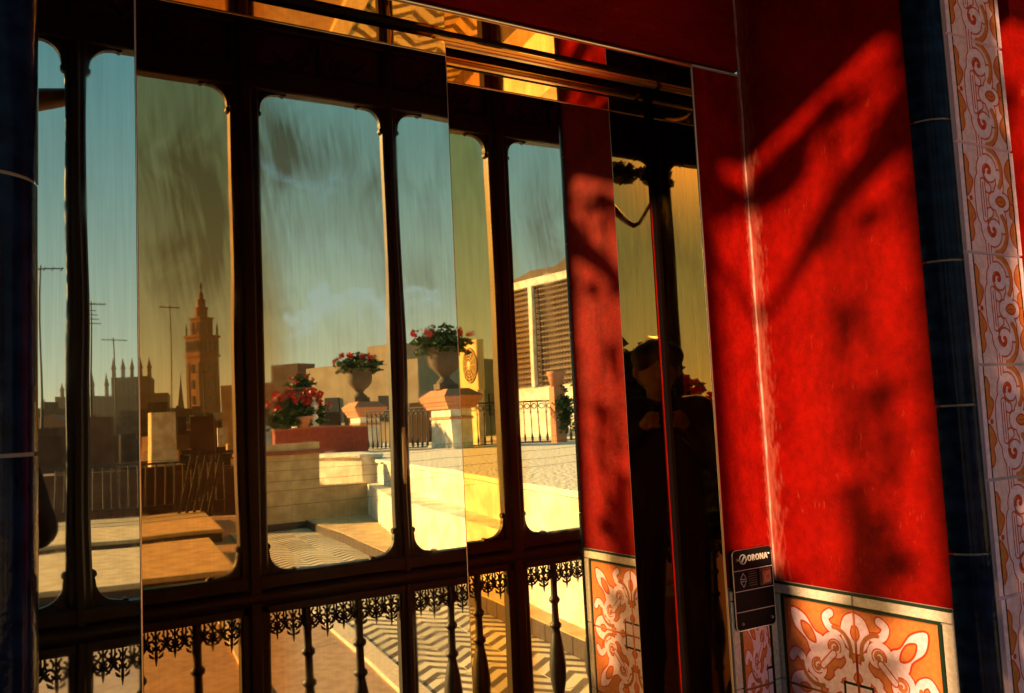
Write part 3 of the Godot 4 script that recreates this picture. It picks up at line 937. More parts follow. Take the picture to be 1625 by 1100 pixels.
	hd.tube([Vector3(1.283, 1.22, -0.04), Vector3(1.283, 1.30, -0.045), Vector3(1.283, 1.42, -0.04)], [0.004, 0.007, 0.004], 8)
	tag(obj("window_handle", hd, M.brass, g), "thin brass handle on a mullion", "")
	obj("dado_wall", MB.new().box(Vector3(X, 0.03, 0.0), Vector3(L, 0.07, 0.12)), M.floor_brown, g)

# ------------------------------------------------------------------ photographer, seen only in the corner of the two polished faces
func capsule_d(q: Vector3, a: Vector3, b: Vector3, ra: float, rb: float) -> float:
	var d := b - a
	var k := clampf((q - a).dot(d) / maxf(d.length_squared(), 1e-6), 0.0, 1.0)
	return q.distance_to(a + d * k) - lerpf(ra, rb, k)

func nets(bones: Array, cell: float, blend: float) -> MB:
	var lo := Vector3(9, 9, 9)
	var hi := -lo
	for b in bones:
		for e in [0, 1]:
			var r: Vector3 = Vector3.ONE * (b[2 + e] + blend + cell * 2.0)
			lo = lo.min(b[e] - r); hi = hi.max(b[e] + r)
	var N := Vector3i(((hi - lo) / cell).ceil()) + Vector3i.ONE
	var F := PackedFloat32Array()
	F.resize(N.x * N.y * N.z)
	F.fill(1.0)
	for b in bones:
		var r: float = maxf(b[2], b[3]) + blend * 2.0 + cell * 2.0
		var s := Vector3i(((b[0].min(b[1]) - Vector3.ONE * r - lo) / cell).floor()).clamp(Vector3i.ZERO, N - Vector3i.ONE)
		var e := Vector3i(((b[0].max(b[1]) + Vector3.ONE * r - lo) / cell).ceil()).clamp(Vector3i.ZERO, N - Vector3i.ONE)
		var sq: Vector3 = b[4] if b.size() > 4 else Vector3.ONE
		for z in range(s.z, e.z + 1):
			for y in range(s.y, e.y + 1):
				for x in range(s.x, e.x + 1):
					var q := lo + Vector3(x, y, z) * cell
					var d := capsule_d(q * sq, b[0] * sq, b[1] * sq, b[2], b[3])
					var i := x + N.x * (y + N.y * z)
					var o := F[i]
					var h := clampf(0.5 + 0.5 * (o - d) / blend, 0.0, 1.0)
					F[i] = lerpf(o, d, h) - blend * h * (1.0 - h) if o < 0.9 else d
	var g := MB.new()
	var idx := {}
	for z in N.z - 1:
		for y in N.y - 1:
			for x in N.x - 1:
				var i0 := x + N.x * (y + N.y * z)
				var neg := 0
				var cs := Vector3.ZERO
				var cnt := 0
				var f := []
				for k in 8:
					var val := F[i0 + (k & 1) + N.x * ((k >> 1 & 1) + N.y * (k >> 2 & 1))]
					f.append(val)
					if val < 0.0: neg += 1
				if neg == 0 or neg == 8: continue
				for e in [[0, 1], [2, 3], [4, 5], [6, 7], [0, 2], [1, 3], [4, 6], [5, 7], [0, 4], [1, 5], [2, 6], [3, 7]]:
					var fa: float = f[e[0]]
					var fb: float = f[e[1]]
					if (fa < 0.0) != (fb < 0.0):
						var pa := Vector3(e[0] & 1, e[0] >> 1 & 1, e[0] >> 2 & 1)
						var pb := Vector3(e[1] & 1, e[1] >> 1 & 1, e[1] >> 2 & 1)
						cs += pa.lerp(pb, fa / (fa - fb))
						cnt += 1
				var gr := Vector3(f[1] + f[3] + f[5] + f[7] - f[0] - f[2] - f[4] - f[6], f[2] + f[3] + f[6] + f[7] - f[0] - f[1] - f[4] - f[5], f[4] + f[5] + f[6] + f[7] - f[0] - f[1] - f[2] - f[3])
				idx[i0] = g.v(lo + (Vector3(x, y, z) + cs / cnt) * cell, gr.normalized())
	var st := [1, N.x, N.x * N.y]
	for i0 in idx:
		var inside: bool = F[i0] < 0.0
		for ax in 3:
			var j: int = i0 + st[ax]
			if (F[j] < 0.0) == inside: continue
			var s1: int = st[(ax + 1) % 3]
			var s2: int = st[(ax + 2) % 3]
			if not (idx.has(i0 - s1) and idx.has(i0 - s2) and idx.has(i0 - s1 - s2)): continue
			var a: int = idx[i0]; var b: int = idx[i0 - s1]; var c: int = idx[i0 - s1 - s2]; var d: int = idx[i0 - s2]
			if inside: g.ix.append_array([a, c, b, a, d, c])
			else: g.ix.append_array([a, b, c, a, c, d])
	return g

func photographer() -> void:
	# local frame: faces -z, the camera sits at the origin's front
	var turn := -deg_to_rad(31.3)
	var t := thing("person", "person in dark jacket holding a camera at chest height before the lift", "person", Vector3(-0.085, 0, 0.145), turn)
	var B := []
	for s in [-1.0, 1.0]:
		B.append([Vector3(s * 0.17, 1.44, 0.0), Vector3(s * 0.235, 1.19, -0.015), 0.056, 0.046])
		B.append([Vector3(s * 0.235, 1.19, -0.015), Vector3(s * 0.085, 1.375, -0.085), 0.044, 0.030])
		B.append([Vector3(s * 0.09, 0.92, 0.0), Vector3(s * 0.10, 0.50, -0.01), 0.085, 0.058])
		B.append([Vector3(s * 0.10, 0.50, -0.01), Vector3(s * 0.105, 0.09, 0.02), 0.056, 0.042])
		B.append([Vector3(s * 0.105, 0.045, 0.02), Vector3(s * 0.12, 0.035, -0.13), 0.042, 0.034])
	B.append([Vector3(-0.12, 1.42, 0.01), Vector3(0.12, 1.42, 0.01), 0.075, 0.075])
	B.append([Vector3(0, 1.36, 0.01), Vector3(0, 1.0, 0.01), 0.105, 0.10])
	B.append([Vector3(-0.06, 1.25, 0.01), Vector3(-0.07, 0.98, 0.01), 0.10, 0.095])
	B.append([Vector3(0.06, 1.25, 0.01), Vector3(0.07, 0.98, 0.01), 0.10, 0.095])
	obj("clothed_body", nets(B, 0.014, 0.03), M.jacket, t)
	var Hd := []
	Hd.append([Vector3(0, 1.46, 0.015), Vector3(0, 1.55, 0.0), 0.052, 0.05])
	Hd.append([Vector3(0, 1.625, -0.005), Vector3(0, 1.60, -0.012), 0.088, 0.078])
	Hd.append([Vector3(0, 1.56, -0.045), Vector3(0, 1.545, -0.05), 0.045, 0.035])
	Hd.append([Vector3(0, 1.615, -0.09), Vector3(0, 1.585, -0.105), 0.010, 0.014])
	for s in [-1.0, 1.0]:
		Hd.append([Vector3(s * 0.085, 1.625, 0.0), Vector3(s * 0.088, 1.59, 0.0), 0.016, 0.012])
	obj("head", nets(Hd, 0.008, 0.018), M.skin, t)
	var Hr := []
	Hr.append([Vector3(0, 1.655, 0.012), Vector3(0, 1.60, 0.035), 0.094, 0.085])
	Hr.append([Vector3(-0.05, 1.665, -0.03), Vector3(0.05, 1.665, -0.03), 0.06, 0.06])
	obj("hair", nets(Hr, 0.01, 0.02), M.hair, t.get_node("head"))
	for s in [-1.0, 1.0]:
		var hn := []
		hn.append([Vector3(s * 0.080, 1.380, -0.095), Vector3(s * 0.066, 1.405, -0.120), 0.026, 0.024])
		for k in 4:
			var y := 1.425 - k * 0.017
			hn.append([Vector3(s * 0.070, y, -0.118), Vector3(s * 0.060, y + 0.002, -0.140), 0.009, 0.0085])
			hn.append([Vector3(s * 0.060, y + 0.002, -0.140), Vector3(s * (0.034 - 0.003 * (k % 2)), y, -0.146), 0.0085, 0.0075])
		hn.append([Vector3(s * 0.074, 1.40, -0.10), Vector3(s * 0.045, 1.408, -0.080), 0.011, 0.009])
		obj("hand", nets(hn, 0.004, 0.006), M.skin, t)
	var cm := thing("photo_camera", "small black camera held in both hands of the person", "camera", t.transform * Vector3(0, 1.42, -0.118), turn)
	obj("camera_body", MB.new().bev(Vector3(0, 0, 0), Vector3(0.115, 0.075, 0.034), 0.006), M.black, cm)
	obj("lens", MB.new().lathe([Vector2(0.030, 0.0), Vector2(0.030, 0.018), Vector2(0.027, 0.022), Vector2(0.0, 0.020)], 20), M.black, cm).transform = Transform3D(Basis(Vector3.RIGHT, -PI / 2), Vector3(0, 0, -0.016))

# ------------------------------------------------------------------ plants
func foliage(ce: Vector3, rad: Vector3, count: int, leaf: float, sd: int, droop := 0.0) -> MB:
	var r := RandomNumberGenerator.new()
	r.seed = sd
	var g := MB.new()
	for i in count:
		var d := Vector3(r.randfn(), r.randfn(), r.randfn()).normalized() * pow(r.randf(), 0.4)
		var bump := 0.75 + 0.35 * sin(d.x * 5.0 + sd) * sin(d.z * 6.0 + 1.0) + 0.2 * sin(d.y * 9.0)
		var q := ce + d * rad * bump
		q.y -= droop * (d.x * d.x + d.z * d.z)
		var s := leaf * r.randf_range(0.6, 1.3)
		var b := Basis.from_euler(Vector3(r.randf_range(-1.2, 1.2), r.randf() * TAU, r.randf_range(-1.0, 1.0)))
		var k := r.randf_range(0.6, 1.5)
		g.tint = Color(0.045 * k, 0.075 * k * r.randf_range(0.9, 1.2), 0.018 * k)
		var a := q + b * Vector3(-s * 0.5, 0, -s * 0.3)
		var e := q + b * Vector3(s * 0.5, 0, -s * 0.3)
		var f := q + b * Vector3(s * 0.55, s * 0.18, s * 0.35)
		var h := q + b * Vector3(-s * 0.55, s * 0.18, s * 0.35)
		g.quad(a, e, f, h)
	return g

func blooms(ce: Vector3, rad: Vector3, count: int, size: float, sd: int) -> MB:
	var r := RandomNumberGenerator.new()
	r.seed = sd
	var g := MB.new()
	for i in count:
		var d := Vector3(r.randfn(), absf(r.randfn()) + 0.3, r.randfn()).normalized()
		var q := ce + d * rad * r.randf_range(0.85, 1.1)
		for j in 12:
			var o := Vector3(r.randfn(), r.randfn(), r.randfn()).normalized() * size * 0.5
			var b := Basis.from_euler(Vector3(r.randf() * 3.0, r.randf() * TAU, r.randf() * 3.0))
			var s := size * 0.30
			g.quad(q + o + b * Vector3(-s, -s, 0), q + o + b * Vector3(s, -s, 0), q + o + b * Vector3(s, s, 0.3 * s), q + o + b * Vector3(-s, s, 0.3 * s))
	return g

func urn(at: Vector3, k: float, label: String, plant_label: String, sd: int, spread: Vector3, nb: int) -> void:
	var t := thing("stone_urn", label, "urn", at, TA)
	obj("plinth", MB.new().bev(Vector3(0, 0.05, 0) * k, Vector3(0.36, 0.10, 0.36) * k, 0.01), M.stone, t)
	var pr := []
	for q in [[0.17, 0.10], [0.17, 0.13], [0.13, 0.16], [0.095, 0.20], [0.10, 0.23], [0.13, 0.245], [0.12, 0.26], [0.19, 0.31], [0.27, 0.40], [0.29, 0.50], [0.29, 0.58], [0.27, 0.61], [0.30, 0.64], [0.36, 0.67], [0.365, 0.70], [0.33, 0.71], [0.28, 0.68], [0.0, 0.66]]:
		pr.append(Vector2(q[0], q[1]) * k)
	obj("bowl", MB.new().lathe(pr, 48, Vector3.ZERO, 0.07, 0.31 * k, 0.60 * k, 16), M.stone, t)
	var pl := thing("potted_geranium", plant_label, "plant", at + Vector3(0, 0.68 * k, 0), TA)
	obj("leaves", foliage(Vector3(0, 0.13 * k, 0), spread * k, 2000, 0.075 * k, sd, 0.08), M.leaf, pl).set_meta("kind", "stuff")
	obj("blooms", blooms(Vector3(0, 0.13 * k, 0), spread * k, nb, 0.09 * k, sd + 1), M.flower, pl)

# ------------------------------------------------------------------ the terrace in front of the gallery
func railing(label: String, a: Vector3, b: Vector3, h: float, pitch: float, squares: bool, mt: Material) -> void:
	var t := thing("iron_railing", label, "railing", a, -atan2(b.z - a.z, b.x - a.x))
	var L := Vector2(b.x - a.x, b.z - a.z).length()
	obj("top_rail", MB.new().bev(Vector3(L / 2, h, 0), Vector3(L, 0.035, 0.05), 0.006), mt, t)
	obj("bottom_rail", MB.new().bev(Vector3(L / 2, 0.06, 0), Vector3(L, 0.025, 0.035), 0.004), mt, t)
	var n := int(L / pitch)
	var bar := MB.new()
	var low := 0.30 if squares else 0.07
	if squares: bar.lathe([Vector2(0.013, low), Vector2(0.013, h - 0.02)], 6)
	else: bar.lathe([Vector2(0.012, low), Vector2(0.026, 0.10), Vector2(0.028, 0.17), Vector2(0.014, 0.24), Vector2(0.011, 0.3), Vector2(0.011, h * 0.72), Vector2(0.022, h * 0.75), Vector2(0.012, h * 0.78), Vector2(0.012, h - 0.02)], 8)
	var bm := bar.mesh()
	var rg := MB.new()
	var pts := []
	for k in 13: pts.append(Vector3(cos(TAU * k / 12) * pitch * 0.34, h - 0.10 + sin(TAU * k / 12) * pitch * 0.34, 0))
	rg.tube(pts, 0.011, 5, false)
	var rm := rg.mesh()
	for k in n + 1:
		obj("bar", bm, mt, t).position = Vector3(L * k / n, 0, 0)
		if not squares and k < n: obj("ring", rm, mt, t).position = Vector3(L * (k + 0.5) / n, 0, 0)
	if squares:
		obj("middle_rail", MB.new().bev(Vector3(L / 2, 0.29, 0), Vector3(L, 0.025, 0.035), 0.004), mt, t)
		var m := int(L / 0.2)
		for k in m + 1:
			obj("lattice_bar", MB.new().box(Vector3(L * k / m, 0.175, 0.001), Vector3(0.028, 0.21, 0.024)), mt, t)

func terrace() -> void:
	var O := T(0, 0, 0)
	var f := thing("terrace_floor", "sunlit brown terrace floor with a path of zigzag tiles beyond the gallery", "floor", O, TA)
	f.set_meta("kind", "structure")
	obj("slab", MB.new().box(Vector3(0.5, -0.1, 6.85), Vector3(9.0, 0.2, 13.5)), M.floor_brown, f)
	obj("kerb_strip", MB.new().bev(Vector3(1.765, 0.012, 5.4), Vector3(0.13, 0.028, 10.0), 0.004), M.kerb, f)
	obj("kerb_strip", MB.new().bev(Vector3(1.03, 0.010, 5.4), Vector3(0.07, 0.024, 10.0), 0.004), M.kerb, f)
	var zt := MB.new()
	var zh := 0.165
	zt.quad(Vector3(-zh, 0.008, zh), Vector3(zh, 0.008, zh), Vector3(zh, 0.008, -zh), Vector3(-zh, 0.008, -zh))
	for e in [[-1, -1, 1, -1], [1, -1, 1, 1], [1, 1, -1, 1], [-1, 1, -1, -1]]:
		var a := Vector3(e[0], 0, -e[1]) * zh
		var b := Vector3(e[2], 0, -e[3]) * zh
		zt.quad(a, b, b + Vector3(0, 0.008, 0), a + Vector3(0, 0.008, 0), Vector2(0.1, 0.1), Vector2(0.11, 0.11))
	var zm := zt.mesh()
	for i in 29:
		for j in 3:
			var zo := obj("tile", zm, M.zigs[rng.randi() % 4], f)
			zo.position = Vector3(1.997 + j * 0.333, rng.randf_range(0.0, 0.003), 0.75 + i * 0.333)
			zo.rotation = Vector3(rng.randf_range(-0.006, 0.006), 0, rng.randf_range(-0.006, 0.006))
	# low ledge with a row of dark skirting tiles
	var l := thing("terrace_ledge", "low tan ledge with dark skirting tiles along the zigzag path", "ledge", O, TA)
	obj("ledge_body", MB.new().prism(PackedVector2Array([Vector2(2.85, -0.6), Vector2(2.85, -10.4), Vector2(3.75, -10.4), Vector2(3.29, -7.2), Vector2(3.0, -2.3), Vector2(2.96, -0.6)]), 0.12, Transform3D(Basis(Vector3.RIGHT, -PI / 2), Vector3.ZERO)), M.slab, l)
	for i in 49:
		obj("tile", MB.new().bev(Vector3(2.84, 0.057, 0.7 + i * 0.2), Vector3(0.018, 0.114, 0.196), 0.003), M.skirt, l)
	var w := thing("stepped_wall", "whitewashed stepped wall with rough lime roof along the terrace side", "wall", O, TA)
	var up := Transform3D(Basis(Vector3.RIGHT, -PI / 2), Vector3(0, 0, 0))
	obj("lower_wall", MB.new().prism(PackedVector2Array([Vector2(2.95, -0.55), Vector2(2.99, -2.3), Vector2(3.28, -7.2), Vector2(3.74, -10.4), Vector2(6, -10.4), Vector2(6, -0.55)]), 0.58, up), M.white, w)
	obj("upper_wall", MB.new().prism(PackedVector2Array([Vector2(3.06, -0.6), Vector2(3.15, -2.25), Vector2(3.95, -10.4), Vector2(4.75, -19), Vector2(5.5, -27), Vector2(15, -27), Vector2(15, -0.6)]), 1.0, Transform3D(up.basis, Vector3(0, -0.1, 0))), M.white, w)
	obj("coping", MB.new().prism(PackedVector2Array([Vector2(3.02, -0.58), Vector2(3.11, -2.25), Vector2(3.91, -10.4), Vector2(4.71, -19), Vector2(5.46, -27.02), Vector2(15.04, -27.02), Vector2(15.04, -0.58)]), 0.045, Transform3D(up.basis, Vector3(0, 0.902, 0))), M.lime, w)
	# wall across the far end
	var e := thing("end_parapet", "shaded plaster wall with brown moulding across the end of the terrace", "wall", O, TA)
	obj("plaster", MB.new().box(Vector3(2.45, 0.55, 10.55), Vector3(1.2, 1.1, 0.3)), M.slab, e)
	obj("skirting", MB.new().box(Vector3(2.6, 0.05, 10.392), Vector3(1.5, 0.1, 0.02)), M.skirt, e)
	obj("moulding", MB.new().bev(Vector3(2.45, 1.125, 10.53), Vector3(1.24, 0.05, 0.36), 0.01), M.redband, e)
	obj("upper_plaster", MB.new().box(Vector3(2.45, 1.20, 10.55), Vector3(1.2, 0.11, 0.3)), M.slab, e)
	obj("low_wall", MB.new().box(Vector3(3.40, 0.30, 10.551), Vector3(0.70, 0.60, 0.3)), M.slab, e)
	var cb := thing("chamfered_pier", "sunlit whitewashed pier with slanted side at the end of the plaster wall", "wall", O, TA)
	obj("plaster", MB.new().prism(PackedVector2Array([Vector2(3.06, -11.9), Vector2(3.74, -10.74), Vector2(4.1, -10.74), Vector2(4.1, -12.2), Vector2(3.06, -12.2)]), 0.98, up), M.white, cb)
	obj("coping", MB.new().prism(PackedVector2Array([Vector2(2.98, -11.92), Vector2(3.69, -10.68), Vector2(4.1, -10.68), Vector2(4.1, -12.2), Vector2(2.98, -12.2)]), 0.05, Transform3D(up.basis, Vector3(0, 0.982, 0))), M.lime, cb)
	var rp := thing("red_parapet", "low red painted parapet behind the plaster wall, flowers on it", "wall", T(4.2, 0, 16.0), TA)
	obj("plaster", MB.new().box(Vector3(0.0, 1.08, 0), Vector3(2.0, 0.80, 0.3)), M.redband, rp)
	obj("support", MB.new().box(Vector3(0.0, 0.33, 0.02), Vector3(1.9, 0.70, 0.24)), M.white, rp)
	obj("cap", MB.new().bev(Vector3(0.0, 1.495, 0), Vector3(2.04, 0.03, 0.34), 0.006), M.terracotta, rp)
	# flat covers left of the path
	for q in [[7.25, 1.30, 2.9, "nearer flat tan platform on the terrace floor, left of the path"], [11.3, 1.55, 3.4, "farther flat tan platform beside the lattice railing"]]:
		var s := thing("low_platform", q[3], "platform", T(q[1] - 1.75, 0, q[0]), TA)
		obj("slab", MB.new().bev(Vector3(0, 0.145, 0), Vector3(3.5, 0.05, q[2]), 0.01), M.slab, s)
		obj("riser", MB.new().box(Vector3(0, 0.06, 0), Vector3(3.46, 0.12, q[2] - 0.03)), M.skirt, s)
	railing("dark iron railing with a square lattice foot across the left of the terrace", T(-3.0, 0.0, 13.3), T(1.95, 0.0, 13.3), 1.0, 0.14, true, M.iron_brown)
	railing("scrolled iron railing on the lime roof, right of the big urn pedestal", T(6.6, 0.92, 14.0), T(11.0, 0.92, 14.0), 0.92, 0.157, false, M.iron)
	railing("short scrolled iron railing between the two urn pedestals", T(5.35, 0.92, 16.4), T(6.2, 0.92, 14.9), 0.90, 0.13, false, M.iron)
	# folded lounger leaning on the railing
	var d := thing("folded_lounger", "dark slatted lounger leaning on the lattice railing", "lounger", T(1.25, 0.0, 12.6), TA)
	for k in 5:
		obj("slat", MB.new().bev(Vector3(0.12 * k, 0.62, 0.1), Vector3(0.05, 1.15, 0.03), 0.004, Basis(Vector3.FORWARD, 0.22)), M.iron_brown, d)
	obj("frame", MB.new().bev(Vector3(0.40, 1.16, 0.12), Vector3(0.95, 0.05, 0.05), 0.004), M.iron_brown, d)
	# geraniums and a small vase on the red parapet
	for q in [[3.48, 15.95, 1.50, 0.52, 401, "dark geranium bush with red flowers at the left end of the red parapet"], [4.0, 16.05, 1.50, 0.38, 405, "smaller red geranium in the middle of the red parapet"]]:
		var g := thing("geranium_bush", q[5], "plant", T(q[0], q[2], q[1]), TA)
		obj("leaves", foliage(Vector3(0, 0.36, 0), Vector3(q[3], 0.44, 0.36), 1500, 0.075, q[4], 0.1), M.leaf, g).set_meta("kind", "stuff")
		obj("blooms", blooms(Vector3(0, 0.38, 0), Vector3(q[3], 0.42, 0.36), 18, 0.11, q[4] + 1), M.flower, g)
	var vs := thing("stone_finial", "small pale stone finial on the red parapet beside the geraniums", "ornament", T(4.06, 1.51, 15.88), TA)
	vs.scale = Vector3.ONE * 1.35
	obj("turned_stone", MB.new().lathe([Vector2(0.07, 0.0), Vector2(0.07, 0.05), Vector2(0.035, 0.08), Vector2(0.065, 0.14), Vector2(0.03, 0.2), Vector2(0.03, 0.24), Vector2(0.075, 0.28), Vector2(0.06, 0.36), Vector2(0.025, 0.40), Vector2(0.035, 0.44), Vector2(0.0, 0.49)], 14), M.white, vs)
	var pt := thing("clay_pot", "squat clay pot on the red parapet beside the pale finial", "pot", T(3.84, 1.51, 15.84), TA)
	pt.scale = Vector3.ONE * 1.35
	obj("pot_body", MB.new().lathe([Vector2(0.0, 0.0), Vector2(0.08, 0.0), Vector2(0.12, 0.1), Vector2(0.13, 0.12), Vector2(0.14, 0.13), Vector2(0.14, 0.17), Vector2(0.12, 0.17), Vector2(0.11, 0.12), Vector2(0.0, 0.11)], 18), M.terracotta, pt)
	# pedestals with urns on the lime roof
	for q in [[6.45, 14.0, "whitewashed pedestal with stepped terracotta cap beside the air conditioner"], [6.15, 20.0, "farther whitewashed pedestal with stepped terracotta cap, left of the mullion"], [6.1, 28.6, "farthest pedestal with terracotta cap behind the geraniums"]]:
		var p := thing("pedestal", q[2], "pedestal", T(q[0], 0.9, q[1]), TA)
		obj("pier", MB.new().box(Vector3(0, 0.42, 0), Vector3(0.50, 0.84, 1.3)), M.white, p)
		obj("moulding", MB.new().bev(Vector3(0, 0.66, 0), Vector3(0.56, 0.06, 1.36), 0.012), M.terracotta, p)
		var c := MB.new()
		c.frus(Vector3.ZERO, 0.842, Vector2(0.32, 0.72), 0.90, Vector2(0.33, 0.73))
		c.frus(Vector3.ZERO, 0.903, Vector2(0.345, 0.745), 0.98, Vector2(0.38, 0.78))
		c.frus(Vector3.ZERO, 0.983, Vector2(0.40, 0.80), 1.09, Vector2(0.44, 0.84))
		c.frus(Vector3.ZERO, 1.092, Vector2(0.44, 0.84), 1.24, Vector2(0.26, 0.60))
		obj("cap", c, M.terracotta, p)
	urn(T(6.35, 2.14, 14.0), 1.22, "large fluted stone urn on the pedestal beside the air conditioner", "leafy geranium with few pink red flowers in the large urn", 501, Vector3(0.60, 0.26, 0.55), 9)
	urn(T(6.1, 2.14, 20.0), 1.25, "fluted stone urn on the middle pedestal, left of the mullion", "green geranium with red flowers in the middle urn", 511, Vector3(0.54, 0.22, 0.5), 12)
	urn(T(6.05, 2.14, 28.6), 1.2, "small distant stone urn on the farthest pedestal", "dark distant geranium in the farthest urn", 521, Vector3(0.46, 0.30, 0.45), 8)
	# plants by the gallery on the side of the sun
	var cy := thing("cypress", "slim dark cypress in a clay tub close outside the gallery", "tree", Vector3(-0.21, 0, 0.86))
	obj("tub", MB.new().lathe([Vector2(0, 0), Vector2(0.13, 0), Vector2(0.17, 0.3), Vector2(0.18, 0.31), Vector2(0.18, 0.36), Vector2(0.15, 0.36), Vector2(0, 0.33)], 18), M.terracotta, cy)
	obj("trunk", MB.new().tube([Vector3(0, 0.3, 0), Vector3(0.01, 1.2, 0), Vector3(0, 3.0, 0)], [0.03, 0.025, 0.01], 8), M.wood, cy)
	var cf := foliage(Vector3(0, 1.3, 0), Vector3(0.135, 0.95, 0.14), 1500, 0.05, 701)
	cf.add(foliage(Vector3(0, 2.5, 0), Vector3(0.13, 0.95, 0.13), 1500, 0.05, 702), Transform3D())
	obj("crown", cf, M.leaf, cy).set_meta("kind", "stuff")
	var sh := thing("potted_shrub", "round leafy shrub in a tall clay pot just outside the gallery", "plant", Vector3(-0.30, 0, 0.56))
	obj("pot_body", MB.new().lathe([Vector2(0, 0), Vector2(0.12, 0), Vector2(0.17, 0.5), Vector2(0.18, 0.52), Vector2(0.18, 0.6), Vector2(0.15, 0.6), Vector2(0, 0.56)], 18), M.terracotta, sh)
	obj("stem", MB.new().tube([Vector3(0, 0.55, 0), Vector3(0.01, 0.9, 0), Vector3(0, 1.5, 0)], [0.025, 0.02, 0.008], 8), M.wood, sh)
	obj("leaves", foliage(Vector3(0, 1.33, 0), Vector3(0.20, 0.42, 0.16), 4200, 0.06, 741), M.leaf, sh).set_meta("kind", "stuff")
	var vn := thing("vine", "leafy vine drooping between two gallery posts under the arch beam", "plant", Vector3(0, 0, 0.37))
	var vp := []
	for q in [[-0.40, 2.53], [-0.344, 2.455], [-0.283, 2.383], [-0.225, 2.31], [-0.19, 2.295], [-0.15, 2.312], [-0.09, 2.352], [-0.014, 2.400], [0.06, 2.42], [0.127, 2.425], [0.21, 2.45]]: vp.append(Vector3(q[0], q[1], 0.0))
	obj("stem", MB.new().tube(vp, [0.008, 0.009, 0.009, 0.009, 0.012, 0.013, 0.020, 0.028, 0.033, 0.034, 0.026], 7), M.wood, vn)
	var vl := foliage(Vector3(-0.02, 2.56, 0), Vector3(0.05, 0.03, 0.03), 40, 0.035, 711)
	vl.add(foliage(Vector3(-0.33, 2.54, 0), Vector3(0.10, 0.05, 0.03), 190, 0.04, 712), Transform3D())
	vl.add(foliage(Vector3(-0.15, 2.53, 0), Vector3(0.10, 0.05, 0.03), 190, 0.04, 713), Transform3D())
	obj("leaves", vl, M.leaf, vn).set_meta("kind", "stuff")
	var hb := thing("hanging_vine", "loose leafy tendrils hanging from the arch beam outside the gallery", "plant", Vector3(0.0, 0, 0.38))
	var hl := MB.new()
	var tr := RandomNumberGenerator.new()
	tr.seed = 77
	for q in [[-0.035, 1.80, 0.006], [0.028, 1.72, 0.0045]] :
		var tp := []
		for k in 12: tp.append(Vector3(q[0] + 0.012 * sin(k * 0.9 + q[0] * 40.0), lerpf(2.60, q[1], k / 11.0), 0.01 * cos(k * 0.7)))
		obj("tendril", MB.new().tube(tp, q[2], 6), M.wood, hb)
		for k in 9: hl.add(foliage(Vector3(q[0] + tr.randf_range(-0.012, 0.012), lerpf(2.58, q[1], tr.randf()), 0), Vector3(0.014, 0.03, 0.02), 5, 0.032, 800 + k), Transform3D())
	hl.add(foliage(Vector3(-0.02, 1.80, 0), Vector3(0.045, 0.075, 0.04), 55, 0.036, 721), Transform3D())
	hl.add(foliage(Vector3(0.035, 1.73, 0), Vector3(0.03, 0.05, 0.04), 24, 0.034, 722), Transform3D())
	for k in 10: hl.add(foliage(Vector3(tr.randf_range(-0.44, -0.06), tr.randf_range(2.53, 2.60), 0.02), Vector3(0.03, 0.02, 0.02), 7, 0.038, 830 + k), Transform3D())
	obj("leaves", hl, M.leaf, hb).set_meta("kind", "stuff")
	for q in [[-1.0, 1.05, 731, "tall dark geranium hedge in a planter close outside the gallery"], [-3.3, 3.6, 735, "farther bushy geranium planter beyond the dark hedge"]]:
		var pb := thing("geranium_planter", q[3], "plant", Vector3(q[0], 0, q[1]), 0.7)
		obj("planter", MB.new().bev(Vector3(0, 0.4, 0), Vector3(1.3, 0.8, 0.4), 0.02), M.terracotta, pb)
		obj("leaves", foliage(Vector3(0, 1.15, 0), Vector3(0.50, 0.46, 0.30), 2600, 0.075, q[2], 0.05), M.leaf, pb).set_meta("kind", "stuff")
		obj("blooms", blooms(Vector3(0, 1.15, 0), Vector3(0.48, 0.45, 0.29), 26, 0.09, q[2] + 1), M.flower, pb)
	# clothes lines
	var lines := [[4.6, 0.84, 0.98, "lowest"], [4.9, 0.98, 1.05, "second lowest"], [5.2, 1.06, 1.10, "third from the bottom"], [5.6, 1.16, 1.16, "fourth from the bottom"], [6.2, 1.24, 1.22, "second highest"], [7.0, 1.30, 1.25, "highest"]]
	for q in lines:
		var s := thing("clothes_line", "%s of the six sagging clothes lines across the terrace" % q[3], "wire", T(-2.6, q[1], q[0]), TA)
		var pts := []
		for k in 17:
			var h := k / 16.0
			pts.append(Vector3(h * 9.0, (q[2] - q[1]) * h - 0.10 * 4.0 * h * (1.0 - h), 0.35 * h))
		obj("cable", MB.new().tube(pts, 0.0019, 5), M.wire, s)

# ------------------------------------------------------------------ neighbouring roofs
func window_unit() -> Array:
	return []

